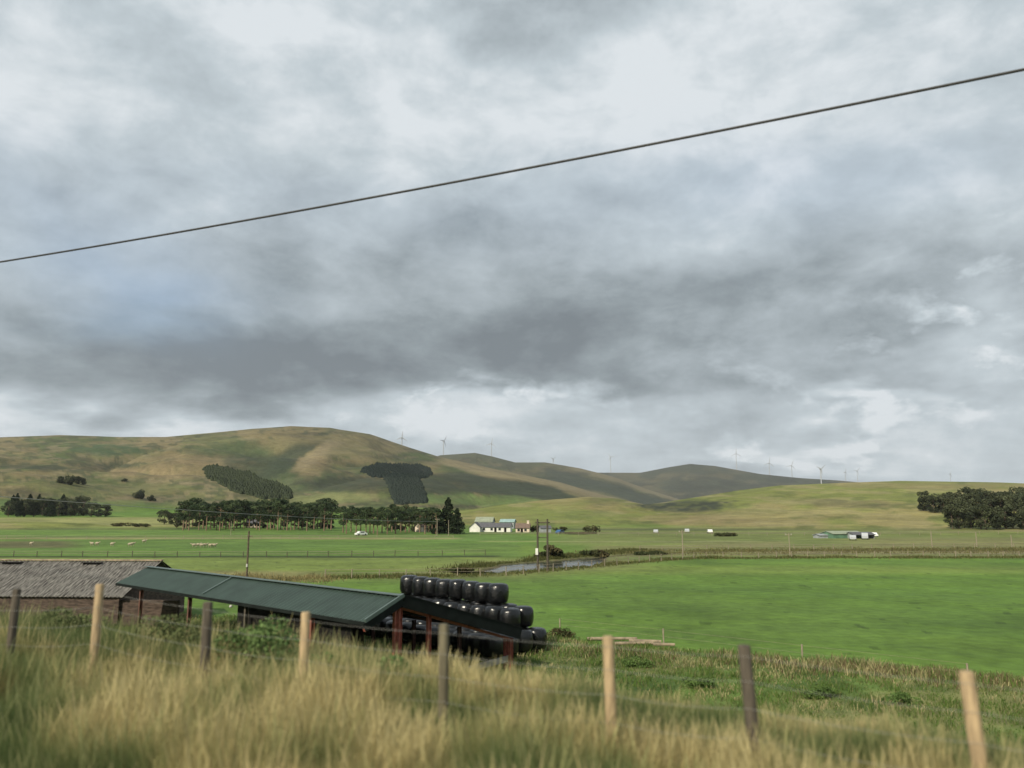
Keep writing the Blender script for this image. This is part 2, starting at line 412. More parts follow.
Q = np.stack([idx[:-1, :-1], idx[:-1, 1:], idx[1:, 1:], idx[1:, :-1]], -1).reshape(-1, 4)[:, ::-1]
Qc = np.stack([idx[-1, :-1], idx[-1, 1:], idx[0, 1:], idx[0, :-1]], -1)[:, ::-1]
npmesh('ground', np.stack([X, Y, Z], -1).reshape(-1, 3), np.concatenate([Q, Qc]), 'turf', T.reshape(-1, 3), True)
tag(bpy.data.objects['ground'], 'rolling ground of bright pasture, rough bank and bare hills', kind='structure')
# river
vs = []; fs = []
for k, p in enumerate(RIV):
    a = RIV[max(0, k-1)]; b = RIV[min(len(RIV)-1, k+1)]; d = (b-a); d.z = 0; d.normalize(); n = Vector((-d.y, d.x, 0))
    for s_ in (-1, 1): vs.append(p+n*s_*(RIVW[k]+2.0)+Vector((0, 0, -.20)))
for k in range(len(RIV)-1): fs.append((2*k, 2*k+1, 2*k+3, 2*k+2))
mb = MB(); mb.add(vs, fs); tag(mb.build('river', 'river_water'), 'grey river bending through the pasture', kind='structure')

# ------------------------------------------------------------------ grass
def blades(name, P, hgt, wid, lean, ang, tone, prof_w=(1, .85, .6, .08), parent=None, mat='blade', tipk=1.25, rootk=.55):
    n = len(P); lv = np.array([0, .4, .75, 1.0])
    face = RNG.uniform(0, 2*pi, n)
    V_ = np.zeros((n, 4, 2, 3)); Tn = np.zeros((n, 4, 2, 3))
    for k, l in enumerate(lv):
        off = lean*l**1.8
        cx = P[:, 0]+np.cos(ang)*off; cy = P[:, 1]+np.sin(ang)*off; cz = P[:, 2]+hgt*l*(1-.25*(lean/np.maximum(hgt, .01))*l)
        w = wid*prof_w[k]/2
        for s_, sg in ((0, -1), (1, 1)):
            V_[:, k, s_, 0] = cx+np.cos(face)*w*sg; V_[:, k, s_, 1] = cy+np.sin(face)*w*sg; V_[:, k, s_, 2] = cz
        Tn[:, k, :, :] = tone[:, None, :]
    b = np.arange(n)[:, None, None]*8; q = np.array([[0, 1, 3, 2], [2, 3, 5, 4], [4, 5, 7, 6]])[None]
    return npmesh(name, V_.reshape(-1, 3), (b+q).reshape(-1, 4), mat, np.clip(Tn.reshape(-1, 3), 0, 1), False, parent)
GREEN = np.array((.20, .235, .095)); DGREEN = np.array((.12, .165, .065)); STRAW = np.array((.54, .47, .25)); TANC = np.array((.41, .345, .165)); OLIVE = np.array((.30, .31, .13)); RUST = np.array((.26, .14, .07))
def near_grass():
    n = 800000
    u = RNG.uniform(-6, 27, n); v = 3.6+10.9*RNG.uniform(0, 1, n)**1.35
    x = u*TX+v*NX; y = u*TY+v*NY
    d = np.hypot(x, y); keep = (RNG.uniform(0, 1, n) < np.clip((11.5/np.maximum(d, 1))**1.1, .25, 1)) & (y > 2.2) & (np.abs(x) < y*.86+2.2)
    x, y, u, v = x[keep], y[keep], u[keep], v[keep]; n = len(x)
    z = zfun(x, y); cl = fbm(x/.8, y/.8, 201, 3); c2 = .45*fbm(x/2.6, y/2.6, 206, 3)+.55*fbm(x/1.1, y/1.1, 207, 3); c3 = fbm(x/.35, y/.35, 203, 2)
    px, py = to_px(x, y, z+.6)
    hgt = (.34+.85*cl)*RNG.uniform(.65, 1.15, n)
    hgt *= (.88-.10*sstep(340, 460, px)-.06*sstep(560, 680, px))
    hgt *= 1-.22*sstep(8.8, 11, v)*sstep(580, 700, px)-.22*sstep(9.0, 11, v)*sstep(340, 480, px)
    hgt *= .62+.38*sstep(4, 6.5, v)
    mid_ = np.exp(-((v-7.2)/1.7)**2)
    f = np.clip((c2-.5)*5.0+.34+(c3-.5)*1.1+.26*mid_+.14*sstep(180, 480, px)+.12*sstep(520, 700, px)-.22*(1-sstep(4.5, 6.0, v))*(1-sstep(100, 400, px))-.42*sstep(8.0, 9.6, v)*(1-.45*sstep(430, 600, px)), 0, 1)
    f = np.clip(f+RNG.normal(0, .13, n), 0, 1)
    ks = np.array([0, .25, .5, .75, 1.0]); cs_ = np.stack([DGREEN, GREEN, OLIVE, TANC*1.02, STRAW])
    tone = np.stack([np.interp(f, ks, cs_[:, q]) for q in range(3)], -1)
    dry = f
    rust = sstep(.55, .68, fbm(x/1.7, y/1.7, 205, 3))*(1-sstep(260, 420, px))*mid_
    tone = tone*(1-.5*rust[:, None])+RUST*1.1*.5*rust[:, None]
    tone = tone*RNG.uniform(.86, 1.14, (n, 1))
    ang = RNG.uniform(0, 2*pi, n)
    P = np.stack([x, y, z-.02], -1)
    seed = RNG.uniform(0, 1, n) < .12*dry+.02
    o = tag(blades('tall_grass', P[~seed], hgt[~seed], RNG.uniform(.003, .0075, (~seed).sum()), hgt[~seed]*RNG.uniform(.1, .65, (~seed).sum()), ang[~seed], tone[~seed]),
        'tall mixed green and straw coloured grass on the railway bank', 'grass', kind='stuff')
    hs = hgt[seed]*1.12+.08
    tag(blades('seeding_grass', P[seed], hs, RNG.uniform(.008, .018, seed.sum()), hs*RNG.uniform(.05, .35, seed.sum()), ang[seed], (.3*STRAW+.75*tone[seed])*RNG.uniform(.85, 1.15, (seed.sum(), 1)), (.12, .12, 1.0, .25)),
        'pale feathery seed heads standing over the railway bank grass', 'grass', kind='stuff')
near_grass()
def rough_grass():
    n = 190000
    D = RNG.uniform(13, 66, n); px = RNG.uniform(-60, 1120, n)
    x = (px-512)/F*D*1.04; y = D; v = x*NX+y*NY
    edge = 49+(fbm(x/4, y/4, 301)-.5)*7
    keep = (v > 13.5) & (v < edge)
    ok = np.ones(n, bool)
    x, y, v, px = x[keep], y[keep], v[keep], px[keep]; n = len(x)
    c = fbm(x/3.2, y/3.2, 302, 3); c2 = fbm(x/1.1, y/1.1, 303, 2)
    fr = np.exp(-((v-46.5)/2.4)**2)*sstep(.3, .6, fbm(x/3, y/3, 304))
    hgt = (.10+.5*np.clip(c2-.25, 0, 1)+.28*fr)*RNG.uniform(.5, 1.2, n)
    drym = sstep(.48, .68, c)*.6+fr*.45
    r = RNG.uniform(0, 1, n)
    tone = np.where((r < drym*.6)[:, None], STRAW*.85, np.where((r < .7)[:, None], np.array((.13, .20, .05)), OLIVE*.8))
    tone = np.where(((RNG.uniform(0, 1, n) < .3*fr))[:, None], np.array((.19, .14, .08)), tone)
    tone = tone*RNG.uniform(.7, 1.2, (n, 1))
    P = np.stack([x, y, zfun(x, y)-.02], -1)
    tag(blades('rough_grass', P, hgt, RNG.uniform(.018, .05, n)*(.6+y/60), hgt*RNG.uniform(.1, .7, n), RNG.uniform(0, 2*pi, n), tone),
        'rough tussocky grass between the railway bank and the green field', 'grass', kind='stuff')
rough_grass()
def fringe(name, label, pix, n, hg, tones, spread=1.0, wid=.12, group=None):
    pts = [atz(x, y, 0) for x, y in pix]; L = [0]
    for a, b in zip(pts, pts[1:]): L.append(L[-1]+(b-a).length)
    s_ = RNG.uniform(0, L[-1], n)
    x = np.interp(s_, L, [p.x for p in pts])+RNG.normal(0, spread*.4, n); y = np.interp(s_, L, [p.y for p in pts])+RNG.normal(0, spread, n)
    k = river_d(x, y) > .2; x = x[k]; y = y[k]; n = len(x)
    c = fbm(x/5, y/5, 401)
    h = hg*RNG.uniform(.4, 1.1, n)*np.clip(c*2.2-.3, .2, 1.4)
    t = np.array(tones)[RNG.integers(0, len(tones), n)]*RNG.uniform(.7, 1.2, (n, 1))
    return tag(blades(name, np.stack([x, y, zfun(x, y)-.03], -1), h, RNG.uniform(.5, 1.2, n)*wid, h*RNG.uniform(0, .5, n), RNG.uniform(0, 6.3, n), t), label, 'grass', kind='stuff')
fringe('reeds', 'olive and brown rough grass along the near river bank', [(330, 577), (420, 576), (500, 574), (560, 569.5), (610, 565), (690, 559), (850, 558), (1060, 557)], 16000, .4, [(.22, .2, .09), (.13, .14, .05), (.10, .12, .04)], 1.6)
fringe('bank_grass', 'rough grass and rushes on the far river bank', [(440, 571), (500, 565), (540, 560), (575, 556), (640, 550)], 12000, .6, [(.16, .16, .06), (.11, .12, .045), (.08, .09, .035)], 3.0)
fringe('pale_grass', 'pale dry grass beyond the green shed roof', [(-60, 579), (160, 578), (250, 577), (330, 580)], 9000, .6, [(.32, .27, .13), (.26, .23, .11)], 2.0)
fringe('moor_grass', 'brown rough grass strip beyond the big green field', [(600, 553), (800, 551), (1060, 551)], 9000, .5, [(.17, .15, .07), (.15, .16, .06), (.24, .22, .10)], 6.0, .2)

# ------------------------------------------------------------------ leaf clouds
def leaf_arrays(clumps, size, tones):
    Vs = []; Ts = []
    for (cx, cy, cz, rx, ry, rz, n) in clumps:
        d = RNG.normal(size=(n, 3)); d /= np.linalg.norm(d, axis=1)[:, None]
        r = RNG.uniform(.35, 1, n)**.45
        c = np.array((cx, cy, cz))+d*r[:, None]*np.array((rx, ry, rz))
        a = RNG.normal(size=(n, 3)); a /= np.linalg.norm(a, axis=1)[:, None]
        b = np.cross(a, RNG.normal(size=(n, 3))); b /= np.linalg.norm(b, axis=1)[:, None]
        s_ = size*RNG.uniform(.5, 1.2, n)[:, None]
        q = np.stack([c-a*s_-b*s_*.6, c+a*s_-b*s_*.6, c+a*s_*.8+b*s_*.6, c-a*s_*.8+b*s_*.6], 1)
        Vs.append(q.reshape(-1, 3))
        t = np.array(tones)[RNG.integers(0, len(tones))]*RNG.uniform(.8, 1.2)
        Ts.append(np.repeat((t*RNG.uniform(.75, 1.25, (n, 1))), 4, axis=0))
    V_ = np.concatenate(Vs); return V_, np.arange(len(V_)).reshape(-1, 4), np.concatenate(Ts)
def leafy(name, clumps, size, tones, parent):
    V_, Q_, T_ = leaf_arrays(clumps, size, tones); return npmesh(name, V_, Q_, 'leafage', T_, False, parent)
PINE = [(.058, .084, .040), (.078, .104, .050), (.044, .066, .036)]
DARK = [(.030, .045, .024), (.040, .056, .028), (.024, .038, .022)]
BROAD = [(.06, .072, .040), (.08, .092, .05), (.048, .060, .036)]
BUSHT = [(.085, .14, .05), (.10, .16, .055), (.065, .115, .042)]
def tree(kind, h, seed):
    global RNG
    RNG = np.random.default_rng(seed); random.seed(seed)
    root = empty('pine_tree' if kind == 'pine' else 'conifer_tree' if kind == 'spruce' else 'broadleaf_tree', (0, 0, 0))
    m = MB()
    lean = random.uniform(-.03, .03)*h
    top = .9 if kind != 'broad' else .7
    m.tube([(0, 0, -.6), (lean*.4, 0, h*.35), (lean, lean*.5, h*top)], [h*.024, h*.017, h*.006], 7)
    cl = []
    if kind == 'pine':
        nb = random.randint(12, 17)
        for k in range(nb):
            a = random.uniform(0, 2*pi); zz = h*random.uniform(.40, .93); rad = h*random.uniform(.05, .26)*(1.15-.7*abs(zz/h-.68)/.3*.5)
            e = Vector((cos(a)*rad+lean, sin(a)*rad, zz))
            m.tube([(lean*.8, 0, zz-h*.10), tuple(e)], [h*.009, h*.003], 5, False)
            cl.append((e.x, e.y, e.z, h*random.uniform(.09, .15), h*random.uniform(.09, .15), h*random.uniform(.055, .09), 120))
        cl.append((lean, 0, h*.93, h*.10, h*.10, h*.07, 120))
        t = PINE; sz = .24
    elif kind == 'spruce':
        for k in range(16):
            q = k/15; zz = h*(.10+.88*q); r = h*.24*(1-q)**.75+.25
            for j in range(3):
                a = random.uniform(0, 2*pi); m.tube([(0, 0, zz), (cos(a)*r*.8, sin(a)*r*.8, zz-h*.03)], [h*.006, h*.002], 4, False)
                cl.append((cos(a)*r*.5, sin(a)*r*.5, zz-h*.02, r*.62, r*.62, h*.055, 75))
        t = DARK; sz = .28
    else:
        for k in range(random.randint(16, 20)):
            a = random.uniform(0, 2*pi); zz = h*random.uniform(.13, .9); R_ = h*.34*math.sqrt(max(.12, 1-((zz/h-.55)/.45)**2))
            rad = R_*random.uniform(.3, 1); e = Vector((cos(a)*rad, sin(a)*rad, zz))
            m.tube([(lean*.5, 0, max(h*.15, zz-h*.22)), tuple(e)], [h*.010, h*.003], 5, False)
            cl.append((e.x, e.y, e.z, h*random.uniform(.10, .16), h*random.uniform(.10, .16), h*random.uniform(.08, .13), 100))
        t = BROAD; sz = .34
    m.build('trunk', 'pine_bark' if kind == 'pine' else 'bark', root)
    leafy('crown', cl, sz, t, root)
    return root
protos = {('pine', k): tree('pine', 12.5, 500+k) for k in range(5)}
protos.update({('spruce', k): tree('spruce', 12.5, 600+k) for k in range(2)})
protos.update({('broad', k): tree('broad', 12.5, 700+k) for k in range(4)})
used = set()
def put_tree(kind, x, y, D=None, hpx=None, label='', group=None, hgt=None, wide=1.0):
    k = random.randrange(5 if kind == 'pine' else 2 if kind == 'spruce' else 4)
    o = protos[(kind, k)]
    if (kind, k) in used: o = copy_tree(o)
    used.add((kind, k))
    p = hit(x, y) if D is None else at(x, y, D)
    p.z = zf(p.x, p.y)
    hh = hgt if hgt else hpx/F*p.y
    s_ = hh/12.5; o.location = p; o.rotation_euler = (0, 0, random.uniform(0, 6.28)); o.scale = (s_*wide, s_*wide, s_)
    o['label'] = label; o['category'] = 'tree'
    if group: o['group'] = group
    return o
random.seed(42)
# long shelter belt of pines
x = 183
while x < 334:
    top = 501+2.0*sin(x*.13)+random.uniform(-1.5, 2.5)
    put_tree('pine', x, 530, random.uniform(350, 410), 529-top, 'flat-topped Scots pine with bare trunk in the long belt left of centre', 'pines in the long shelter belt', wide=random.uniform(.9, 1.15))
    x += random.uniform(2.6, 4.4)
for x in range(176, 330, 9):
    put_tree('broad', x+random.uniform(-3, 3), 530, random.uniform(385, 410), random.uniform(11, 17), 'low dark leafy tree under the pines of the long belt', 'low trees behind the long pine belt', wide=1.3)
x = 343
while x < 440:
    top = 507+random.uniform(-2.5, 2.5)
    put_tree('pine', x, 533, random.uniform(300, 350), 532-top, 'dark Scots pine in the short belt left of the white farm', 'pines in the short shelter belt', wide=random.uniform(.95, 1.25))
    x += random.uniform(3.2, 5.5)
for x in (388, 395, 402, 412, 420, 427, 434):
    put_tree('broad', x, 533, random.uniform(345, 365), random.uniform(12, 20), 'low dark leafy tree behind the short pine belt', 'low trees behind the short pine belt', wide=1.2)
put_tree('spruce', 448, 534, 312, 35, 'tallest dark conifer at the right end of the pine belt', wide=1.25)
put_tree('spruce', 457, 534, 306, 25, 'shorter dense dark conifer nearest the white farm building', wide=1.5)
put_tree('spruce', 439, 534, 309, 24, 'middle sized dark conifer left of the tallest one', wide=1.3)
# left clump
x = 8
while x < 84:
    put_tree('broad' if random.random() < .6 else 'spruce', x, random.uniform(514.5, 517), None, random.uniform(16, 21), 'dark tree in the small wood at the far left foot of the hill', 'trees in the small wood at far left', wide=random.uniform(1.0, 1.3))
    x += random.uniform(3.2, 5)
for x, h in ((91, 15), (98, 11), (105, 13)):
    put_tree('broad', x, 517, None, h, 'small round tree at the right end of the left wood', 'small trees ending the left wood', wide=1.4)
for x in (165, 172, 179):
    put_tree('broad', x, 512, 480, random.uniform(12, 15), 'round dark tree hanging over the left end of the pine belt', 'round trees at the left end of the belt', wide=1.3)
# right wood
for (x0, x1, y0, D0, h0, n_) in ((922, 950, 512, 600, 18, 8), (950, 1075, 511, 640, 22, 18), (948, 1075, 519, 560, 24, 18), (948, 1075, 529, 500, 24, 18)):
    for k in range(n_):
        xx = x0+(x1-x0)*(k+random.uniform(.1, .9))/n_
        D_ = D0*random.uniform(.97, 1.03)
        put_tree('broad', xx, y0+random.uniform(-1, 1), None, h0*random.uniform(.8, 1.15), 'dark round-crowned tree in the wood on the right hillside', 'trees in the hillside wood at right', wide=random.uniform(.95, 1.3))

# plantations: many small conifers on the far slope, one mass
def plantation(name, label, polys, step, h, tones):
    global RNG
    RNG = np.random.default_rng(9)
    P = []
    for poly in polys:
        xs = [p[0] for p in poly]; ys = [p[1] for p in poly]
        y = min(ys)
        while y < max(ys):
            x = min(xs)
            while x < max(xs):
                xx = x+random.uniform(-.5, .5)*step; yy = y+random.uniform(-.3, .3)
                ins = False; j = len(poly)-1
                for i in range(len(poly)):
                    if (poly[i][1] > yy) != (poly[j][1] > yy) and xx < (poly[j][0]-poly[i][0])*(yy-poly[i][1])/(poly[j][1]-poly[i][1])+poly[i][0]: ins = not ins
                    j = i
                if ins and random.random() < .93: P.append((xx+random.uniform(-1.2, 1.2), yy+random.uniform(-.5, .5)))
                x += step
            y += .55
    V_ = []; Q_ = []; T_ = []
    for (xx, yy) in P:
        p = hit(xx, yy, 560, 2800, 330); s_ = h*random.uniform(.6, 1.25); r = max(s_*.28, 2.3); t = np.array(random.choice(tones))*random.uniform(.93, 1.07)
        b = len(V_); a0 = random.uniform(0, 6)
        for z_, rr_ in ((-1, r*.8), (s_*.3, r), (s_, .05)):
            for k in range(5): V_.append((p.x+rr_*cos(a0+k*1.2566), p.y+rr_*sin(a0+k*1.2566), p.z+z_)); T_.append(t)
        for l in (0, 1):
            for k in range(5): Q_.append((b+l*5+k, b+l*5+(k+1) % 5, b+l*5+5+(k+1) % 5, b+l*5+5+k))
    return tag(npmesh(name, np.array(V_), np.array(Q_), 'leafage', np.array(T_), True), label, 'wood', kind='stuff')
PL = [(.026, .036, .026), (.032, .042, .030), (.022, .032, .024)]
plantation('conifer_plantation', 'dark T-shaped conifer plantation on the big hill', [[(361, 472), (365, 468), (378, 465.5), (400, 465), (420, 466), (430, 469.5), (432, 474), (426, 478), (410, 479), (392, 479), (372, 477)]], 1.0, 3.4, [(.022, .032, .028), (.025, .036, .031)])
plantation('young_plantation', 'grey-green young plantation strip running down from the dark plantation', [[(383, 473), (417, 473), (427, 503), (396, 505)]], 1.1, 2.6, [(.034, .046, .038), (.038, .050, .041)])
plantation('hillside_wood', 'dark wood filling the gully of the big hill', [[(203, 470), (212, 467), (226, 469), (236, 473), (249, 474), (262, 481), (276, 484), (291, 492), (292, 499), (262, 499), (247, 495), (236, 493), (222, 485), (207, 478)]], 1.4, 4.0, [(.044, .056, .032), (.052, .066, .036)])

# ------------------------------------------------------------------ green open shed
P0 = at(398, 596, 38.0); GZ = .2
Lr = atz(150, 567.5, P0.z); d = (Lr-P0); d.z = 0; SL = d.length; d.normalize(); nn = Vector((-d.y, d.x, 0))
if nn.y < 0: nn = -nn
def plan_hit(x, y, P, dirv):
    a, b, c = ray(x, y)      # (P + s*dir) parallel to (a,b)
    s_ = -(P.x*b-P.y*a)/(dirv.x*b-dirv.y*a); q = P+dirv*s_; D = q.y
    return s_, H+c/b*D
sB, zB = plan_hit(365, 619, P0, nn); sC, zC = plan_hit(512, 628, P0, nn)
print('shed', P0, SL, sB, zB, sC, zC)
shed = empty('open_shed', (P0.x, P0.y, GZ))
tag(shed, 'long open-sided farm shed with dark green corrugated roof and red posts', 'shed')
o0 = Vector((P0.x, P0.y, GZ))
def S(along, across, z): return P0*1.0+d*along+nn*across-o0+Vector((0, 0, z-P0.z))
def corrug(name, x0, x1, c0, z0, c1, z1, pitch, amp, mat, parent, Sf, cols=4, thick=.04):
    m = MB(); n = int((x1-x0)/pitch*cols); vs = []; fs = []
    for i in range(n+1):
        t = x0+(x1-x0)*i/n; w = amp*(.5+.5*cos(2*pi*i/cols)) if cols > 2 else amp*(i % 2)
        for (c, z) in ((c0, z0), (c1, z1)):
            vs.append(Sf(t, c, z+w)); vs.append(Sf(t, c, z+w-thick))
    for i in range(n):
        b = 4*i; fs += [(b, b+2, b+6, b+4), (b+1, b+5, b+7, b+3), (b, b+4, b+5, b+1), (b+2, b+3, b+7, b+6)]
    m.add(vs, fs); return m.build(name, mat, parent)
rf = corrug('roof', -.35, SL+.3, sB-.25, zB-.10, -.02, P0.z, .36, .06, 'shed_green', shed, S)
corrug('rear_roof', -.35, SL+.3, .02, P0.z, sC+.2, zC-.04, .24, .045, 'shed_green', shed, S)
m = MB(); m.beam(S(-.45, -.05, P0.z+.065), S(SL+.4, -.05, P0.z+.065), .40, .03); m.build('ridge_cap', 'shed_trim', rf)
m = MB(); m.beam(S(SL*.56, -.05, P0.z+.10), S(SL*.56, sB-.1, zB+.06), .12, .03); m.build('roof_seam', 'shed_trim', rf)
up = Vector((0, 0, 1))
m = MB(); m.beam(S(-.42, sB-.3, zB-.02), S(-.42, 0, P0.z+.07), .10, .16); m.build('verge_trim', 'shed_trim', shed)
m = MB(); m.beam(S(-.40, sB-.3, zB-.30), S(-.40, 0, P0.z-.20), .07, .36); m.build('barge_board', 'shed_dark', shed)
m = MB(); m.beam(S(-.40, 0.02, P0.z-.20), S(-.40, sC+.25, zC-.26), .07, .56); m.build('barge_board', 'shed_dark', shed)
m = MB(); m.beam(S(-.42, 0.02, P0.z+.09), S(-.42, sC+.25, zC+.04), .10, .04); m.build('verge_trim', 'shed_dark', shed)
m = MB(); m.beam(S(-.3, sB-.28, zB-.16), S(SL+.3, sB-.28, zB-.16), .05, .16); m.build('gutter', 'shed_dark', shed)
m = MB(); m.beam(S(-.3, sC+.24, zC-.2), S(SL+.3, sC+.24, zC-.2), .05, .2); m.build('gutter', 'shed_dark', shed)
def steel(a, c, z, mat='red_steel'):
    q = MB(); b = S(a, c, 0); b.z = -.4; t = S(a, c, z)
    for s_ in (-.09, .09): q.box(((b+t)/2)+Vector(d)*0+nn*s_, (.16, .02, t.z-b.z), Matrix.Rotation(math.atan2(d.y, d.x), 3, 'Z'))
    q.box((b+t)/2, (.02, .16, t.z-b.z), Matrix.Rotation(math.atan2(d.y, d.x), 3, 'Z'))
    return q.build('post', mat, shed)
for s_, z in ((-.12, P0.z-.42), (.12, P0.z-.46)): steel(0, s_, z)
sD, zD = plan_hit(429, 610, P0, nn)
steel(0, sD, zD)
for s_ in (0, .35): steel(s_, sC-.1, zC-.5)
m = MB(); m.beam(S(.05, .1, P0.z-.52), S(.05, sC, zC-.58), .12, .12); m.build('rafter', 'red_steel', shed)
m = MB(); m.beam(S(.05, -.1, P0.z-.50), S(.05, sB, zB-.5), .12, .12); m.build('rafter', 'red_steel', shed)
# near side posts
for px_, mt in ((141, 'brown_post'), (190, 'brown_post'), (247, 'old_timber'), (313, 'red_steel')):
    a, b, c = ray(px_, 600); Q0 = P0+nn*(sB+.05); s_ = -(Q0.x*b-Q0.y*a)/(d.x*b-d.y*a)
    steel(s_, sB+.05, zB-.2, mt)
for k in range(1, 7): steel(k*SL/7, sC-.1, zC-.3, 'brown_post')
for k in range(1, 8):
    m = MB(); a_ = k*SL/8; m.beam(S(a_, .1, P0.z-.16), S(a_, sC, zC-.22), .10, .14); m.beam(S(a_, -.1, P0.z-.16), S(a_, sB, zB-.22), .10, .14); m.build('rafter', 'brown_post', shed)
m = MB()
for c_ in (.25, .5, .75): m.beam(S(0, sC*c_, P0.z+(zC-P0.z)*c_-.07), S(SL, sC*c_, P0.z+(zC-P0.z)*c_-.07), .06, .1)
m.build('purlins', 'old_timber', shed)
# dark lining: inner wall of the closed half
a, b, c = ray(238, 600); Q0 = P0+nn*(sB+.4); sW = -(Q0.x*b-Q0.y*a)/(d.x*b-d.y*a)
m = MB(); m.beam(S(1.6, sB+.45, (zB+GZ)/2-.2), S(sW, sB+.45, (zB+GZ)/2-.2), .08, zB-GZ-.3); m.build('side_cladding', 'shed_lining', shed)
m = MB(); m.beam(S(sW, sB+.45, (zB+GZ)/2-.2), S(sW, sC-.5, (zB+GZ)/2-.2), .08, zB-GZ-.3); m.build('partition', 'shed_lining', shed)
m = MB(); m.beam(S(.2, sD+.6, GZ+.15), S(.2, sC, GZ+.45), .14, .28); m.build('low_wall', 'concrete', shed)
# lamp under eave and pale boards on floor
m = MB(); q = S(SL*.42, sB-.34, zB-.34); m.ball(q, (.09, .09, .08)); m.build('eave_lamp', 'insulator', shed)

# ------------------------------------------------------------------ wrapped bales
def bale_proto():
    m = MB(); R_ = .60; h = 1.18
    pr = [(0, .0), (.40, .0), (.50, .03), (.56, .12), (.605, .30), (.62, .52), (.615, .74), (.598, .92), (.555, 1.06), (.48, 1.14), (.34, h), (0, h)]
    m.lathe((0, 0, 0), pr, 28)
    me = m.build('wrapped_bale', 'bale_wrap')
    for v_ in me.data.vertices:
        a_ = math.atan2(v_.co.y, v_.co.x); r = math.hypot(v_.co.x, v_.co.y)
        if r > .2:
            k = 1+.018*sin(a_*5+v_.co.z*4)+.01*sin(a_*11-v_.co.z*9); v_.co.x *= k; v_.co.y *= k
    return me
bale = bale_proto(); bfirst = True
# row axis parallel to the shed, running to the left away from the camera
br = atz(505, 583.5, 3.6+GZ); brow = Vector((br.x, br.y, 0)) + d*.55
def put_bale(layer, row, k, end_off, label, group):
    global bfirst
    o = bale if bfirst else bale.copy()
    if not bfirst: COL.objects.link(o)
    bfirst = False
    p = brow+d*(k*1.255-end_off)-nn*(row*1.19)
    o.location = (p.x+random.uniform(-.04, .04), p.y+random.uniform(-.04, .04), GZ-.02+layer*1.20); o.rotation_euler = (random.uniform(-.025, .025), random.uniform(-.025, .025), random.uniform(0, 6.28))
    o.scale = (random.uniform(.99, 1.09), random.uniform(.99, 1.09), random.uniform(.97, 1.05))
    tag(o, label, 'bale', group)
rn = ['back', 'second', 'third', 'front']
for k in range(8): put_bale(2, 0, k, 0, f'shiny black wrapped bale, {ORD[k]} from the right on the top layer of the stack', 'wrapped bales in the stack')
for r_ in range(2):
    for k in range(10 - r_): put_bale(1, r_, k, 2.1, f'black wrapped bale, {ORD[k]} from the right in the {["back", "front"][r_]} row of the middle layer', 'wrapped bales in the stack')
for r_ in range(4):
    for k in range(10): put_bale(0, r_, k, 3.1, f'black wrapped bale, {ORD[k]} from the right in the {rn[r_]} row of the bottom layer', 'wrapped bales in the stack')

# ------------------------------------------------------------------ old building on the left
e1 = atz(162, 561.5, 4.4); rdv = Vector((-1, .06, 0)).normalized(); nb = Vector((-.06, -1, 0)).normalized()
old = empty('old_barn', (e1.x, e1.y, 0)); tag(old, 'low old barn with long weathered corrugated roof and brown brick wall', 'barn')
eo = Vector((e1.x, e1.y, 0))
def OB(a_, c_, z): return e1+rdv*a_+nb*c_-eo+Vector((0, 0, z-e1.z))
eave = 5.3; ez_ = 2.25
orf = corrug('roof', 0, 27, 0, 4.4, eave, ez_, .30, .07, 'rusty_roof', old, OB, 4, .05)
corrug('rear_roof', 0, 27, 0, 4.4, -eave, ez_, .30, .07, 'rusty_roof', old, OB, 4, .05)
m = MB(); m.beam(OB(-.05, 0, 4.5), OB(27, 0, 4.5), .34, .09); m.build('ridge_tiles', 'ridge_tile', orf)
m = MB(); m.beam(OB(.4, eave-.35, 1.1), OB(26.8, eave-.35, 1.1), .3, 2.15); m.build('front_wall', 'brick_old', old)
m = MB(); m.beam(OB(.4, -eave+.35, 1.1), OB(26.8, -eave+.35, 1.1), .3, 2.15); m.build('rear_wall', 'brick_old', old)
m = MB()
for a_ in (.4, 26.6):
    g = [OB(a_, eave-.5, -.1), OB(a_, eave-.5, ez_+.1), OB(a_, 0, 4.3), OB(a_, -eave+.5, ez_+.1), OB(a_, -eave+.5, -.1)]
    g2 = [p+rdv*.25 for p in g]; m.add(g+g2, [(0, 1, 2, 3, 4), (9, 8, 7, 6, 5), (0, 5, 6, 1), (1, 6, 7, 2), (2, 7, 8, 3), (3, 8, 9, 4)])
m.build('gable_wall', 'brick_old', old)
m = MB(); q = plan_hit(179, 600, OB(.4, eave-.6, 0)+eo, -rdv)
m.beam(OB(.4, eave-.6, 1.0), OB(.4-q[0], eave-.6, 1.0), .3, 2.0); m.build('wing_wall', 'brick_old', old)
for a_ in (4.5, 11, 17): m = MB(); m.beam(OB(a_, .5, 4.32), OB(a_+1.6, .5, 4.32), .5, .05); m.build('patch_sheet', 'shed_lining', orf)

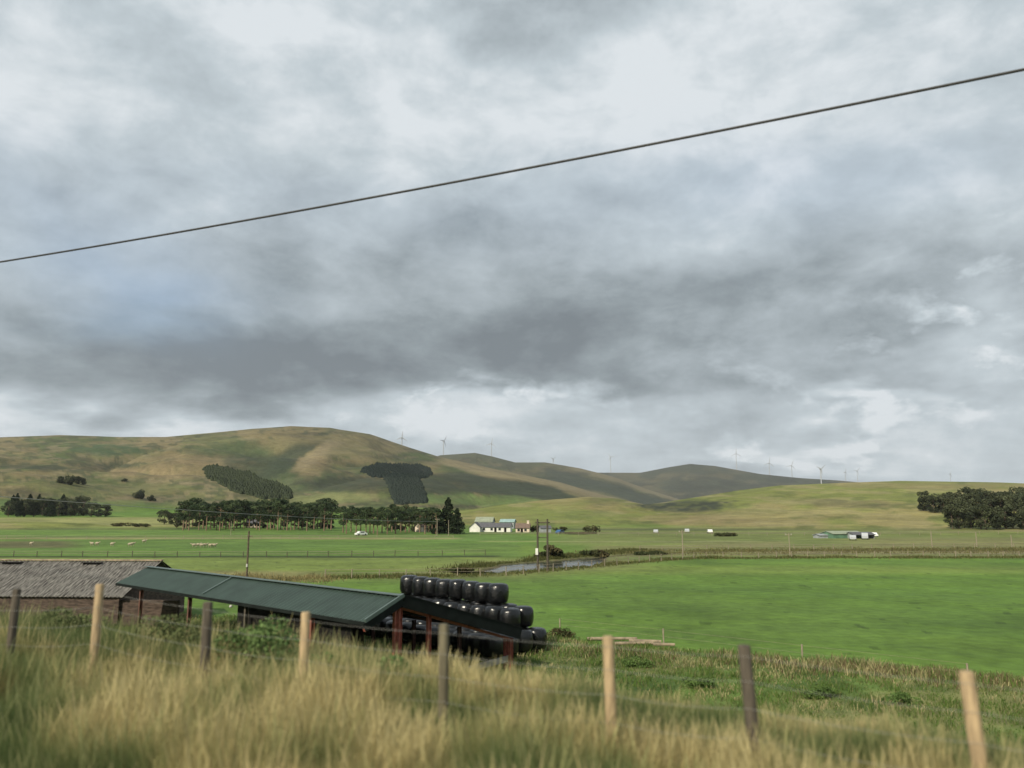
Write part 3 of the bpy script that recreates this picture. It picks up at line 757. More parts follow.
# ------------------------------------------------------------------ lineside fence
fence = empty('wire_fence', (0, 9, 5.4)); fo = Vector((0, 9, 5.4)); tag(fence, 'post and wire fence of alternating pale and dark posts along the railway bank', 'fence')
tops = []
for k, (x, y, r, mt, lean) in enumerate(((-130, 583, .06, 'new_timber', 0), (-60, 586, .06, 'old_timber', 0), (17, 589, .065, 'old_timber', -.02), (100, 584, .065, 'new_timber', 0), (208, 602, .07, 'old_timber', .02), (306, 612, .065, 'new_timber', 0),
                                  (444, 624, .062, 'mossy_timber', 0), (608, 636, .062, 'new_timber', .03), (744, 645, .068, 'old_timber', .10), (966, 671, .067, 'new_timber', .09), (1190, 690, .067, 'old_timber', .03))):
    dd = ray(x, y); D = 8.6/(NX*dd[0]/dd[1]+NY); t = at(x, y, D); g = zf(t.x, t.y)
    t_ = Vector(t); b = Vector((t.x+lean*1.1, t.y, g-.3)); tops.append(t_)
    m = MB(); m.tube([b-fo, (b*.5+t_*.5)-fo+Vector((random.uniform(-.006, .006), 0, 0)), t_-fo-Vector((0, 0, .02)), t_-fo], [r*1.04, r, r*.97, r*.8], 12)
    po = m.build('fence_post', mt, fence)
    po['label'] = {'new_timber': 'pale new timber post', 'old_timber': 'dark weathered post', 'mossy_timber': 'mossy grey-brown post'}[mt]
for off in (.10, .34, .60, .88):
    m = MB(); pts = []
    for a_, b_ in zip(tops, tops[1:]):
        for q in range(5):
            t = q/5; p = a_*(1-t)+b_*t-fo; p.z -= off+.03*4*t*(1-t)*(.5+off); p.y -= .07; pts.append(p)
    m.tube(pts, .0016, 5); m.build('wire', 'wire_steel', fence)

# ------------------------------------------------------------------ overhead cable
pts = []
a0 = at(1024, 69.5, 19); b0 = at(0, 262, 34)
dv = b0-a0
for k in range(61):
    t = -1.0+3.0*k/60; p = a0+dv*t; p.z += -.2*4*t*(1-t); pts.append(p)
m = MB(); ctr = pts[30]; m.tube([p-ctr for p in pts], .040, 8)
cab = m.build('overhead_cable', 'cable_black'); cab.location = ctr; tag(cab, 'black overhead railway cable sloping across the cloudy sky', 'cable')

# ------------------------------------------------------------------ poles and wires
def pole(x, ybase, ytop, D=None, r=.13, mat='bark', arm=0, label='', name='telegraph_pole', group=None, ins=0):
    p = atz(x, ybase, 0) if D is None else at(x, ybase, D); p.z = zf(p.x, p.y); t = at(x, ytop, p.y); h = t.z-p.z
    e = empty(name, p); tag(e, label, 'pole', group)
    m = MB(); m.tube([(0, 0, -.5), (0, 0, h)], [r, r*.75], 8); m.build('shaft', mat, e)
    if arm:
        m = MB(); m.box((0, .14, h-.35), (arm, .10, .12)); am = m.build('crossarm', mat, e)
        for s_ in (-.42, 0, .42):
            m = MB(); m.ball((arm*s_, .14, h-.22), (.06, .06, .09)); m.build('insulator', 'insulator', am)
    return e, h
e, h = pole(246, 590, 531, 80, .11, 'bark', 0, 'dark wooden pole standing behind the green shed roof')
m = MB(); m.box((0, -.14, h-3.3), (.14, .06, .3)); m.build('pole_plate', 'insulator', e)
m = MB(); m.box((.12, 0, h-.5), (.5, .06, .08)); m.build('crossarm', 'bark', e)
hp = empty('twin_pole', atz(543, 571, 0)); hp.location.z = zf(hp.location.x, hp.location.y); tag(hp, 'dark twin-legged electricity pole with white box beside the river', 'pole')
D_ = hp.location.y
for x in (537.5, 547.3):
    t = at(x, 519, D_)-hp.location; m = MB(); m.tube([(t.x, 0, -.5), (t.x, 0, t.z)], [.16, .12], 8); m.build('shaft', 'old_timber', hp)
tz = (at(543, 519, D_)-hp.location).z
m = MB(); m.box((0, .2, tz-.5), (2.1, .10, .14)); m.build('crossarm', 'old_timber', hp)
m = MB(); m.box((0, .2, tz-2.6), (1.5, .08, .10)); m.build('crossarm', 'old_timber', hp)
t = at(536.7, 551.5, D_)-hp.location; m = MB(); m.box((t.x, -.24, t.z), (.36, .22, .9)); m.build('switch_box', 'white_wall', hp)
pole(437, 534, 518.5, 290, .15, 'grey_timber', 1.6, 'pale telegraph pole in front of the pine belt, left of two')
pole(448.5, 535, 520, 290, .12, 'grey_timber', 0, 'thin grey pole in front of the tall conifer')
pole(683, 557.5, 530, None, .11, 'grey_timber', 1.2, 'pale telegraph pole at the far edge of the big field, leftmost of the row')
pole(790, 556, 533, None, .10, 'grey_timber', 1.2, 'slender pole at the far edge of the big field, second of the row')
pole(932, 546, 531, None, .12, 'grey_timber', 0, 'pale pole below the right hand wood, left of three')
pole(977, 547, 532, None, .12, 'grey_timber', 0, 'pale pole below the right hand wood, middle of three')
pole(1012, 547, 535, None, .12, 'grey_timber', 0, 'pale pole below the right hand wood, right of three')
pole(231, 531, 521, 300, .12, 'grey_timber', 0, 'short pale pole in front of the long pine belt')
def wire(a_, b_, sag, r, label):
    pts = []
    for k in range(25):
        t = k/24; p = a_*(1-t)+b_*t; p.z -= sag*4*t*(1-t); pts.append(p-a_)
    m = MB(); m.tube(pts, r, 5); o = m.build('overhead_wire', 'wire_steel'); o.location = a_; tag(o, label, 'wire')
wire(at(-40, 493.5, 95), at(437, 521.5, 290.2), .8, .045, 'thin pale wire sloping down from the left edge to the pine belt')

# ------------------------------------------------------------------ field fences
def field_fence(name, label, pix, spacing, h=1.15, z0=0, post_r=.07, mat='grey_timber', wr=.02):
    pts = [atz(x, y, 0) for x, y in pix]; L = [0]
    for a_, b_ in zip(pts, pts[1:]): L.append(L[-1]+(b_-a_).length)
    e = empty(name, pts[0]); o = e.location.copy(); o.z = zf(o.x, o.y); e.location = o; tag(e, label, 'fence')
    s_ = 0; tp = []; first = None
    while s_ < L[-1]:
        x = np.interp(s_, L, [p.x for p in pts]); y = np.interp(s_, L, [p.y for p in pts]); g = zf(x, y)
        if river_d(np.array([x]), np.array([y]))[0] > .2:
            hh = h*random.uniform(.92, 1.1)
            if first is None: m = MB(); m.tube([(0, 0, -.2), (0, 0, h)], post_r, 6); first = m.build('post', mat, e); c = first
            else: c = first.copy(); COL.objects.link(c); c.parent = e
            c.location = Vector((x, y, g))-o; c.scale.z = hh/h; c.rotation_euler = (random.uniform(-.04, .04), random.uniform(-.04, .04), 0); tp.append(Vector((x, y, g+h*.95))-o)
        s_ += spacing*random.uniform(.9, 1.1)
    for k in (0, .4):
        m = MB(); m.tube([p-Vector((0, 0, k)) for p in tp], wr, 4); m.build('wire', 'grey_timber', e)
field_fence('field_fence', 'post and wire fence along the near river bank', [(325, 577.5), (420, 577), (505, 575.5), (560, 571), (640, 563.5), (700, 559), (860, 557.5), (1050, 556.5)], 3.2, 1.1, mat='grey_timber')
field_fence('field_fence', 'pale fence across the pasture in front of the pine belts', [(-30, 539), (200, 539), (460, 539)], 6.0, 1.1, wr=.05)
field_fence('field_fence', 'fence line crossing beyond the big field on the right', [(640, 551), (800, 549.5), (1050, 548)], 5, 1.1, wr=.04)
field_fence('field_fence', 'low fence at the foot of the right hand hill', [(480, 536), (600, 535.5), (800, 535), (1050, 535)], 7, 1.2, wr=.06)
field_fence('field_fence', 'dark fence line along the hedge in the left pasture', [(-30, 556.8), (160, 556.8), (330, 556.6), (490, 555)], 4.2, 1.05, mat='old_timber', wr=.03)
field_fence('field_fence', 'short weathered fence at the near edge of the big green field', [(560, 631.5), (640, 640), (720, 652), (820, 664), (930, 678), (1060, 694)], 8.5, .85, post_r=.05, wr=.005)
# logs
for k, (x, y, L_, rz, lb) in enumerate(((612, 637, 3.2, .02, 'long pale log lying at the field edge, uppermost'), (645, 639.5, 2.0, -.15, 'pale log lying right of the longest log'), (634, 642, 2.4, .08, 'lower pale log at the field edge'), (664, 643.5, 1.3, -.1, 'short log at the right end of the log pile'))):
    p = atz(x, y, .3); p.z = zf(p.x, p.y)+.16
    m = MB(); m.tube([(-L_/2, 0, 0), (0, .02, .01), (L_/2, 0, 0)], [.11, .10, .09], 10); o = m.build('log', 'log_wood'); o.location = p; o.rotation_euler = (0, 0, rz); tag(o, lb, 'log', 'logs at the field edge')

# ------------------------------------------------------------------ bushes
def bush(x, y, D, w, h, label, tones=BUSHT, size=.10, n=900, z=None, name='bush', stems=6, group=None):
    p = at(x, y, D) if D else atz(x, y, 0); p.z = zf(p.x, p.y)
    e = empty(name, p); tag(e, label, 'bush', group)
    cl = []
    for k in range(13): q_ = random.uniform(-.5, .5); cl.append((q_*w*.8, random.uniform(-.4, .4)*w*.6, h*random.uniform(.12, .80-abs(q_)*.6), w*random.uniform(.14, .24), w*random.uniform(.14, .24), h*random.uniform(.18, .30), n//13))
    leafy('foliage', cl, size, tones, e)
    m = MB()
    for c_ in cl[:stems]: m.tube([(c_[0]*.3, c_[1]*.3, -.1), (c_[0], c_[1], c_[2])], [.03*h, .01*h], 5, False)
    m.build('stems', 'bark', e)
    return e
for x, y, h, lb in ((66, 484, 11, 'larger round tree of the pair alone on the left hillside'), (78, 484, 8.5, 'smaller round tree of the pair alone on the left hillside'),
                    (140, 499, 9, 'round bush-like tree above the left end of the pine belt'), (152, 501, 6, 'low round tree just right of the round hillside tree'), (124, 482, 4, 'tiny dark tree high on the left hillside')):
    p_ = hit(x, y); k_ = p_.y/F
    bush(x, y, p_.y, h*1.35*k_, h*k_, lb, BROAD, h*k_*.045, 3200, name='hillside_tree', stems=4)['category'] = 'tree'
for x, D, w, h, lb in ((262, 13.6, 1.6, 1.1, 'bright green leafy bush behind the fence right of a dark post'), (234, 14.8, 1.3, .9, 'green bush just right of the dark fence post'), (330, 12.6, 1.4, .8, 'low green bush right of the second pale post'),
                       (160, 15.6, 1.6, 1.0, 'grey-green weeds bush between first pale post and dark post'), (60, 17.5, 1.8, 1.0, 'green scrub bush between the leftmost fence posts'), (390, 11.9, 1.1, .85, 'low green scrub below the shed gable')):
    v = D*(NX*(x-512)/F/1.03+NY)
    bush(x, 640, D, w, h, lb, [(.11, .17, .06), (.13, .19, .07), (.09, .15, .055)] if x > 200 else [(.14, .165, .075), (.115, .14, .06)], .026, 4500)
for x, y, w, h, lb in ((700, 690, 1.4, .6, 'small bright green weed clump among dry grass'), (820, 700, 1.6, .6, 'leafy green weed clump on the rough ground at right'), (640, 668, 1.5, .55, 'low green weed clump beyond the pale leaning post'), (900, 706, 1.5, .5, 'low green weed clump left of the rightmost post')):
    bush(x, y, None, w, h, lb, [(.11, .17, .05), (.09, .145, .045)], .04, 1600)
for x, y, w, h, lb in ((462, 572.5, 4, .7, 'dark bush on the river bank behind the bales, left of two'), (484, 571.5, 3.5, .7, 'dark bush on the river bank behind the bales, right of two'), (549, 558.5, 4.5, 2.4, 'brownish willow scrub across the water behind the twin pole'), (594, 556, 5, 1.4, 'dark bushes where the river bends out of view'),
                       (560, 638.5, 1.7, .75, 'low dark weeds at the right foot of the bale stack'), (655, 555, 7, .7, 'brown bush strip beyond the river bend'), (125, 529, 12, 2.0, 'low dark hedge clump before the left fields'), (140, 529.5, 8, 2.4, 'round dark hedge clump in the left fields'),
                       (536, 532, 5, 3.4, 'round dark bush against the right end of the cottage'), (560, 531, 6, 2.2, 'small dark bush right of the farm'), (592, 532, 7, 3.2, 'larger dark bush standing alone right of the farm'), (582, 534, 14, .9, 'low dark hedge right of the farm'), (725, 536, 8, 1.6, 'low bush beside the far fence line')):
    bush(x, y, None, w, h, lb, [(.06, .065, .03), (.045, .055, .025), (.08, .07, .035)], .22 if w > 2 else .05, 1100)

# ------------------------------------------------------------------ farm
def house(x, ybase, D, L_, W_, wh, rh, rz, wall, roof, label, name='farmhouse', chimneys=(), wins=(), doors=(), cat='house', z=None, open_front=False):
    p = at(x, ybase, D); p.z = (zf(p.x, p.y) if z is None else z)-.1
    e = empty(name, p, rz); tag(e, label, cat)
    m = MB(); a_, b_ = L_/2, W_/2
    vs = [(-a_, -b_, 0), (a_, -b_, 0), (a_, b_, 0), (-a_, b_, 0), (-a_, -b_, wh), (a_, -b_, wh), (a_, b_, wh), (-a_, b_, wh), (-a_, 0, wh+rh), (a_, 0, wh+rh)]
    fs = [(3, 2, 6, 7), (0, 3, 7, 8, 4), (1, 5, 9, 6, 2), (0, 1, 2, 3)]
    if not open_front: fs.append((0, 4, 5, 1))
    m.add(vs, fs); m.build('wall', wall, e)
    m = MB(); t = .14; o_ = .3
    for s_ in (-1, 1):
        k = rh/b_
        q = [(-a_-o_, s_*(b_+o_), wh-o_*k), (a_+o_, s_*(b_+o_), wh-o_*k), (a_+o_, 0, wh+rh), (-a_-o_, 0, wh+rh)]
        m.add([(x_, y_, z_+.01) for x_, y_, z_ in q]+[(x_, y_, z_+t) for x_, y_, z_ in q], [(3, 2, 1, 0) if s_ < 0 else (0, 1, 2, 3), (4, 5, 6, 7), (0, 1, 5, 4), (1, 2, 6, 5), (2, 3, 7, 6), (3, 0, 4, 7)])
    r = m.build('roof', roof, e)
    for c_ in chimneys: m = MB(); m.box((c_, 0, wh+rh+.3), (.9, .8, 1.7)); m.box((c_, 0, wh+rh+1.2), (1.05, .95, .14)); m.build('chimney', wall, r)
    for w_ in wins:
        m = MB(); m.box((w_, -b_-.01, wh*.58), (1.0, .06, .95)); f = m.build('window', 'dark_glass', e)
        m = MB(); m.box((w_, -b_-.06, wh*.58-.55), (1.2, .16, .1)); m.build('sill', wall, f)
    for w_ in doors: m = MB(); m.box((w_, -b_-.01, 1.0), (1.0 if not open_front else 2, .06, 2.0)); m.build('door', 'shed_lining', e)
    return e
house(495.5, 532.8, 345, 13.5, 5.5, 2.1, 1.6, radians(-8), 'white_wall', 'slate', 'long low white farm steading with dark slate roof', 'farm_steading', wins=(-4.5, -1.2, 2.2), doors=(.4, 4.6), cat='barn')
house(476, 532.6, 343, 5.2, 4.4, 2.0, 2.0, radians(80), 'white_wall', 'slate', 'small white gable-ended building at the left end of the farm', 'farm_outbuilding', cat='barn')
house(523, 532.5, 335, 5.6, 5, 2.0, 1.7, radians(-5), 'cream_wall', 'brown_roof', 'cream cottage with brown roof and pale chimney', 'cottage', chimneys=(2.1,), wins=(-1.6, 1.2), doors=(-.3,))
house(485, 529, 380, 8, 8, 3.1, 2.0, radians(-8), 'grey_clad', 'lime_roof', 'pale green roofed barn behind the white steading', 'barn', cat='barn')
house(508, 529, 378, 6.5, 8, 3.0, 1.2, radians(-8), 'grey_clad', 'teal_roof', 'teal roofed barn behind the farm steading', 'barn', cat='barn')
house(545, 533, 330, 4.2, 4, 1.9, .9, radians(10), 'grey_clad', 'slate', 'small grey outbuilding right of the cottage', 'farm_outbuilding', cat='shed')
house(421, 531, 349, 4.0, 3.5, 2.3, 1.5, radians(60), 'cream_wall', 'brown_roof', 'cream cottage half hidden in the short pine belt', 'cottage', wins=(0,))
house(253, 531, 420, 6, 5, 2.6, 2.0, radians(20), 'cream_wall', 'slate', 'pale cottage glimpsed through the long pine belt', 'cottage', wins=(-1, 1))
house(842, 540.3, 262, 11, 7, 1.5, .75, radians(14), 'green_clad', 'lime_roof', 'low green shed with pale green roof at the foot of the right hill', 'field_shed', cat='shed')
house(860, 540.3, 258, 7, 5, 1.3, .7, radians(10), 'grey_clad', 'slate', 'grey open-fronted lean-to at the right of the green shed', 'field_shed', cat='shed', open_front=True)
house(824, 540, 262, 5, 4, 1.0, .35, radians(10), 'grey_clad', 'grey_clad', 'low pale lean-to at the left of the green shed', 'field_shed', cat='shed')

# vehicles
def car_proto(mat, van=False):
    e = empty('parked_van' if van else 'parked_car', (0, 0, 0))
    L_ = 4.3; W_ = 1.75
    pr = [(-2.15, .35), (-2.15, .85), (-1.45, .95), (-.85, 1.45), (.9, 1.48), (1.6, .98), (2.12, .85), (2.15, .35)] if not van else [(-2.3, .35), (-2.3, 1.0), (-1.75, 1.15), (-1.25, 1.9), (2.25, 1.95), (2.3, .35)]
    m = MB(); n = len(pr); vs = [(x, -W_/2, z) for x, z in pr]+[(x, W_/2, z) for x, z in pr]
    m.add(vs, [tuple(range(n)), tuple(reversed(range(n, 2*n)))]+[(i, i+n, (i+1) % n+n, (i+1) % n) for i in range(n)]); m.build('body', mat, e)
    m = MB()
    for s_ in (-1, 1): m.box((0.1 if not van else -1.1, s_*W_/2, 1.2 if not van else 1.45), (1.5 if not van else .7, .03, .36))
    m.build('side_windows', 'dark_glass', e)
    w = None
    for x in (-1.35, 1.35):
        for s_ in (-1, 1):
            m = MB(); m.tube([(x, s_*(W_/2-.18), .32), (x, s_*(W_/2+.02), .32)], .32, 12); m.build('wheel', 'rubber', e)
    return e
for (mt, van, x, y, D, rz, lb) in (('car_blue', False, 560, 533.8, 310, 1.0, 'blue car parked near the far fence right of the farm'), ('car_silver', False, 656, 534.5, 320, 1.35, 'pale silver car beyond the big field, leftmost of the pale vehicles'),
                               ('car_white', False, 710, 535.5, 320, 1.45, 'white car on the track at the foot of the hill'), ('car_silver', False, 687, 532.5, 330, 1.4, 'silver car higher up the track behind the white car'),
                               ('car_white', False, 361, 536, 292, .7, 'white car parked before the gap between the pine belts'), ('car_silver', False, 853, 541.5, 240, 1.2, 'silver car parked in front of the grey lean-to'), ('car_silver', True, 865, 541.0, 247, 1.2, 'silver van parked at the right end of the grey lean-to'), ('car_white', False, 873.5, 538.5, 275, 1.5, 'white car standing right of the green shed')):
    e = car_proto(mt, van); p = at(x, y, D); e.location = (p.x, p.y, zf(p.x, p.y)); e.rotation_euler = (0, 0, rz); tag(e, lb, 'van' if van else 'car')

# sheep
def sheep():
    m = MB(); m.ball((0, 0, .62), (.52, .27, .29), 12, 8); m.tube([(.42, 0, .72), (.62, 0, .88)], [.15, .11], 8); m.ball((.72, 0, .88), (.17, .09, .11), 8, 6)
    for x in (-.3, .3):
        for y in (-.13, .13): m.tube([(x, y, 0), (x, y, .45)], [.035, .06], 6)
    m.ball((-.52, 0, .6), (.07, .05, .13), 6, 5)
    return m.build('sheep', 'fleece')
s0 = sheep()
flock = [(31, 545.5, 0), (92, 546, 0), (97, 545.8, 0), (112, 546.3, 0), (130, 546.8, 0), (132, 546.2, 0), (144, 543, 0), (194, 547.6, 1), (198, 547.3, 1), (202, 547.6, 1), (205, 547.3, 1), (210, 547.6, 1), (214, 547.5, 1)]
cnt = [0, 0]
for i, (x, y, f_) in enumerate(flock):
    o = s0 if i == 0 else s0.copy()
    if i: COL.objects.link(o)
    p = atz(x, y, 0); o.location = (p.x, p.y, zf(p.x, p.y)); o.rotation_euler = (0, 0, random.uniform(-.5, .5)+(pi if random.random() < .4 else 0)); o.scale = (1.0,)*3
    tag(o, f'grazing cream sheep, {ORD[cnt[f_]]} from the left in the '+('left scattered flock' if f_ == 0 else 'tight right-hand group'), 'sheep', 'sheep grazing in the left pasture'); cnt[f_] += 1

# ------------------------------------------------------------------ wind turbines
def turbine(ht, R_, a0):
    e = empty('wind_turbine', (0, 0, 0))
    m = MB(); m.tube([(0, 0, -60), (0, 0, ht)], [2.9, 1.7], 10); m.build('tower', 'turbine_shaded', e)
    m = MB(); m.box((0, 1.5, ht+1), (3.6, 9, 3.8)); m.build('nacelle', 'turbine_shaded', e)
    m = MB(); m.ball((0, -4.2, ht+1), (1.9, 2.4, 1.9)); hb = m.build('hub', 'turbine_shaded', e)
    for k in range(3):
        a_ = a0+k*2*pi/3; ux = Vector((sin(a_), 0, cos(a_))); px_ = Vector((cos(a_), 0, -sin(a_))); c = Vector((0, -4.6, ht+1)); m = MB(); vs = []
        for (r, w, t) in ((1.2, 1.1, .9), (R_*.2, 2.3, .8), (R_*.6, 1.5, .45), (R_, .45, .15)):
            for (i, j) in ((-1, -1), (1, -1), (1, 1), (-1, 1)): vs.append(c+ux*r+px_*w*i*.8+Vector((0, t*j, 0)))
        fs = [(0, 1, 2, 3), (15, 14, 13, 12)]
        for q in range(3):
            for i in range(4): j = (i+1) % 4; fs.append((q*4+i, q*4+4+i, q*4+4+j, q*4+j))
        m.add(vs, fs); m.build('blade', 'turbine_shaded', e)
    return e
for (x, yh, D, ht, R_, a0, yaw, lb) in ((402, 437.5, 3000, 62, 24, .1, .5, 'leftmost wind turbine, rising behind the right shoulder of the big hill'), (443.5, 441, 3900, 80, 30, .6, 1.2, 'turbine second from left, where the big hill meets the next ridge'),
        (491.5, 443.5, 4300, 80, 34, .2, .3, 'turbine third from left, above the middle ridge'), (553, 459, 4700, 55, 22, .9, .8, 'tiny distant turbine just showing over the middle ridge'), (610.5, 457, 5400, 100, 34, 1.5, .1, 'turbine with level blades over the saddle left of the dark hill'),
        (736, 453.5, 5300, 90, 40, .05, .2, 'turbine on the right flank of the dark hill'), (769, 463, 4900, 80, 38, .15, .3, 'turbine with upright blade at the right end of the dark hill'), (791.5, 465.5, 4900, 75, 36, .35, .2, 'turbine between the upright one and the nearest white one'),
        (820.5, 469, 3300, 62, 26, .9, .6, 'brightest white turbine standing over the green hill crest'), (845, 472, 5600, 90, 34, .3, 1.0, 'faint turbine just right of the brightest one'), (857, 471, 6000, 100, 38, .7, .5, 'second faint turbine right of the brightest one'), (950, 474, 6400, 95, 34, .5, .9, 'rightmost faint turbine over the green hill')):
    p = at(x, yh, D); e = turbine(ht, R_, a0); e.location = (p.x, p.y, p.z-ht-1); e.rotation_euler = (0, 0, yaw-.3); tag(e, lb, 'wind turbine', 'wind turbines on the skyline')

# ------------------------------------------------------------------ haze
m = MB(); m.box((0, 0, 246), (15600, 15600, 508))
hz = m.build('haze', 'bark'); tag(hz, 'thin moist air softening the far hills', 'haze', kind='stuff')
mt = bpy.data.materials.new('thin_air'); mt.use_nodes = True; nt = mt.node_tree; nt.nodes.clear()
o = nt.nodes.new('ShaderNodeOutputMaterial'); v_ = nt.nodes.new('ShaderNodeVolumePrincipled')
v_.inputs['Color'].default_value = (.90, .94, 1, 1); v_.inputs['Density'].default_value = .00004; v_.inputs['Anisotropy'].default_value = 0
nt.links.new(v_.outputs[0], o.inputs['Volume']); hz.data.materials[0] = mt

# ------------------------------------------------------------------ sky
SUN_EL, SUN_AZ = radians(36), radians(217)      # azimuth clockwise from +Y
w = bpy.data.worlds.new('World'); SC.world = w; w.use_nodes = True; nt = w.node_tree; nt.nodes.clear(); N = nt.nodes.new; L = nt.links.new
def mth(op, a, b=None, c=None, clamp=False):
    n = N('ShaderNodeMath'); n.operation = op; n.use_clamp = clamp
    for i, q in enumerate((a, b, c)):
        if q is None: continue
        if isinstance(q, (int, float)): n.inputs[i].default_value = q
        else: L(q, n.inputs[i])
    return n.outputs[0]
tc = N('ShaderNodeTexCoord'); sp = N('ShaderNodeSeparateXYZ'); L(tc.outputs['Generated'], sp.inputs[0])
el = mth('ARCSINE', sp.outputs[2]); azn = mth('ARCTAN2', sp.outputs[0], sp.outputs[1])
zz = mth('ADD', mth('MAXIMUM', sp.outputs[2], 0.0), .16)
cb = N('ShaderNodeCombineXYZ'); L(mth('DIVIDE', sp.outputs[0], zz), cb.inputs[0]); L(mth('DIVIDE', sp.outputs[1], zz), cb.inputs[1])
def noise(scale, detail=8, rough=.55, dist=0.0, off=(0, 0, 0), st=(1, 1, 1)):
    mp = N('ShaderNodeMapping'); mp.inputs['Location'].default_value = off; mp.inputs['Scale'].default_value = st; L(cb.outputs[0], mp.inputs[0])
    n = N('ShaderNodeTexNoise'); n.inputs['Scale'].default_value = scale; n.inputs['Detail'].default_value = detail; n.inputs['Roughness'].default_value = rough; n.inputs['Distortion'].default_value = dist
    L(mp.outputs[0], n.inputs['Vector']); return n.outputs[0]
nD = None
cb2 = N('ShaderNodeCombineXYZ'); L(azn, cb2.inputs[0]); L(mth('MULTIPLY', el, 1.7), cb2.inputs[1])
def noise2(scale, detail, rough, dist, off):
    mp = N('ShaderNodeMapping'); mp.inputs['Location'].default_value = off; L(cb2.outputs[0], mp.inputs[0])
    n = N('ShaderNodeTexNoise'); n.inputs['Scale'].default_value = scale; n.inputs['Detail'].default_value = detail; n.inputs['Roughness'].default_value = rough; n.inputs['Distortion'].default_value = dist
    L(mp.outputs[0], n.inputs['Vector']); return n.outputs[0]
nD = noise2(8.0, 10, .60, .2, (2, 8, 4)); nE = noise2(3.6, 10, .58, .2, (6, 1, 2)); nA = noise(.85, 10, .58, .3, (3.6, 1.1, 0)); nB = noise(2.1, 8, .58, .3, (7.3, 2.2, 1)); nC = noise(.55, 5, .5, .2, (1.3, 9.2, 2)); nW = noise(1.1, 4, .5, 0, (5, 5, 5)); nW2 = noise(1.3, 4, .5, 0, (15, 3, 8))
az_w = mth('ADD', azn, mth('MULTIPLY', mth('SUBTRACT', nW, .5), .28)); el_w = mth('ADD', el, mth('MULTIPLY', mth('SUBTRACT', nW2, .5), .16))
def blob(x, y, sx, sy, amp):
    a_, b_, c_ = ray(x, y); a0 = math.atan2(a_, b_); e0 = math.atan2(c_, math.hypot(a_, b_)); sx, sy = sx/800, sy/800
    p = mth('POWER', mth('ABSOLUTE', mth('DIVIDE', mth('SUBTRACT', az_w, a0), sx)), 2.0); q = mth('POWER', mth('ABSOLUTE', mth('DIVIDE', mth('SUBTRACT', el_w, e0), sy)), 2.0)
    return mth('MULTIPLY', mth('EXPONENT', mth('MULTIPLY', mth('ADD', p, q), -1.0)), amp)
b = mth('ADD', .62, mth('MULTIPLY', mth('SUBTRACT', nA, .5), .75)); b = mth('ADD', b, mth('MULTIPLY', mth('SUBTRACT', nB, .5), .25)); b = mth('ADD', b, mth('MULTIPLY', mth('SUBTRACT', nE, .5), 1.15)); b = mth('ADD', b, mth('MULTIPLY', mth('SUBTRACT', nD, .5), 1.0))
# broad layout: bright overhead, dark shelf low down, pale strip on the horizon
for args in ((150, 368, 340, 40, -.36), (500, 352, 300, 46, -.34), (620, 385, 160, 22, -.16), (760, 300, 260, 45, -.14), (900, 190, 180, 60, .16), (330, 30, 120, 60, .15), (60, 60, 100, 80, .05), (850, 350, 180, 36, -.22), (430, 235, 120, 50, -.10), (520, 40, 70, 50, -.20),
             (260, 90, 330, 90, .22), (780, 70, 260, 90, .17), (640, 120, 200, 50, .10), (1000, 30, 200, 80, .10), (110, 425, 260, 13, .38), (480, 415, 90, 20, .42), (850, 378, 55, 12, .50), (790, 452, 70, 12, .40), (1010, 335, 40, 16, .35), (960, 420, 140, 55, .18), (1010, 260, 90, 40, .14), (60, 300, 80, 30, -.10), (920, 345, 50, 10, .22), (650, 430, 90, 14, -.10)):
    b = mth('ADD', b, blob(*args))
reg = mth('ADD', mth('ADD', blob(870, 385, 210, 60, 1.0), blob(450, 402, 130, 26, 1.0)), mth('ADD', blob(990, 300, 90, 60, .7), blob(800, 455, 120, 14, .8)))
nF = noise2(13.0, 9, .56, .15, (12, 4, 9))
b = mth('ADD', b, mth('MULTIPLY', mth('MULTIPLY', mth('SUBTRACT', nF, .53, clamp=True), 6.0, clamp=True), mth('MULTIPLY', reg, .55)))
rp = N('ShaderNodeValToRGB'); L(b, rp.inputs[0]); cr = rp.color_ramp
cr.elements[0].position = 0.0; cr.elements[0].color = (.175, .205, .228, 1); cr.elements[1].position = 1.0; cr.elements[1].color = (.66, .705, .735, 1)
for p_, c_ in ((.25, (.255, .297, .322)), (.5, (.37, .422, .455)), (.75, (.485, .548, .585))):
    q = cr.elements.new(p_); q.color = (*c_, 1)
sky = N('ShaderNodeTexSky'); sky.sky_type = 'NISHITA'; sky.sun_disc = False; sky.sun_elevation = SUN_EL; sky.sun_rotation = SUN_AZ; sky.air_density = 1.0; sky.dust_density = 2.0
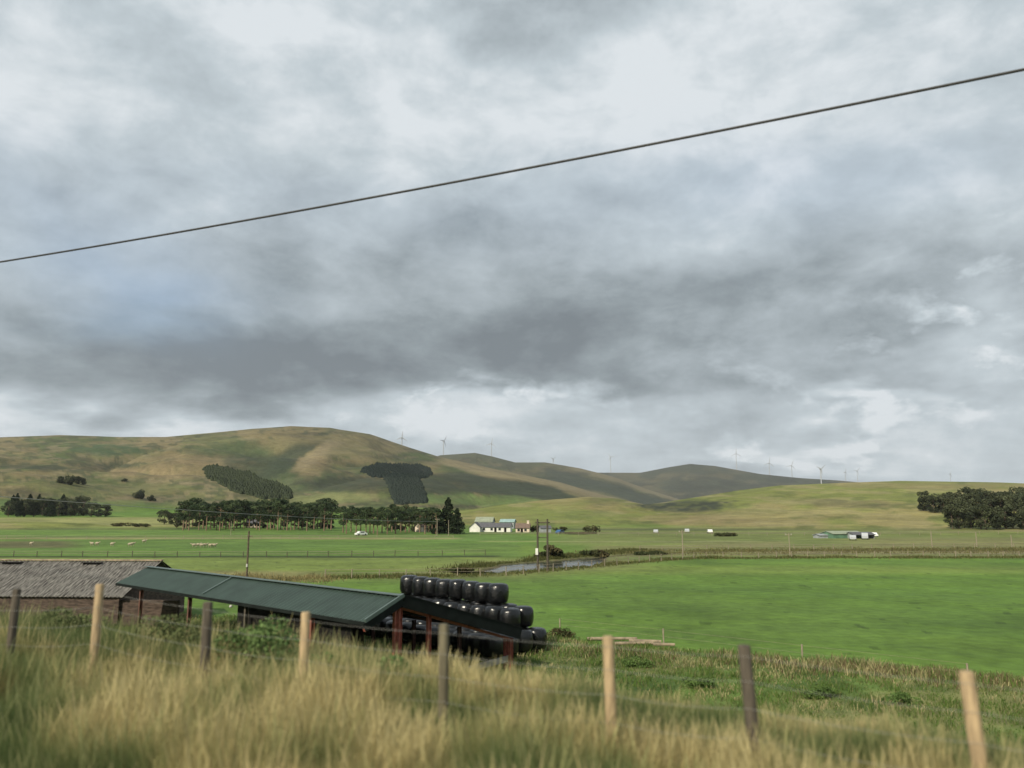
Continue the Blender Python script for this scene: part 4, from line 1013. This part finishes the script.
s1 = N('ShaderNodeVectorMath'); s1.operation = 'SCALE'; s1.inputs['Scale'].default_value = 1.5; L(sky.outputs[0], s1.inputs[0])
cs = N('ShaderNodeVectorMath'); cs.operation = 'SCALE'; cs.inputs['Scale'].default_value = 10.0; L(rp.outputs[0], cs.inputs[0])
# gaps of blue
gap = mth('ADD', mth('ADD', blob(165, 285, 70, 45, 1.3), blob(60, 200, 150, 60, .9)), mth('ADD', blob(330, 200, 120, 30, .25), blob(720, 200, 260, 50, .4)))
gap = mth('MULTIPLY', gap, mth('MULTIPLY', mth('SUBTRACT', nC, .36, clamp=True), 3.2), clamp=True)
mx = N('ShaderNodeMix'); mx.data_type = 'RGBA'; L(mth('MULTIPLY', gap, .6), mx.inputs[0]); L(cs.outputs[0], mx.inputs[6]); L(s1.outputs[0], mx.inputs[7])
bg = N('ShaderNodeBackground'); bg.inputs[1].default_value = .1; L(mx.outputs[2], bg.inputs[0]); wo = N('ShaderNodeOutputWorld'); L(bg.outputs[0], wo.inputs[0])
sd = bpy.data.lights.new('sun', 'SUN'); sd.energy = 4.3; sd.angle = radians(1.0); sd.color = (1, .91, .74)
so = bpy.data.objects.new('sun', sd); COL.objects.link(so)
dirv = Vector((sin(SUN_AZ)*cos(SUN_EL), cos(SUN_AZ)*cos(SUN_EL), sin(SUN_EL))); so.rotation_euler = dirv.to_track_quat('Z', 'Y').to_euler(); so.location = dirv*50

# ------------------------------------------------------------------ camera
cd = bpy.data.cameras.new('camera'); cam = bpy.data.objects.new('camera', cd); COL.objects.link(cam); SC.camera = cam
cam.location = (0, 0, H); cam.rotation_euler = (pi/2+TH, 0, 0); cd.sensor_width = 36; cd.lens = 36*F/1024; cd.clip_start = .1; cd.clip_end = 25000
cd.dof.use_dof = True; cd.dof.focus_distance = 300; cd.dof.aperture_fstop = cd.lens/46.0
SC.render.resolution_x = 1024; SC.render.resolution_y = 768
SC.view_settings.view_transform = 'Standard'; SC.view_settings.look = 'None'; SC.view_settings.gamma = 1; SC.view_settings.exposure = .15
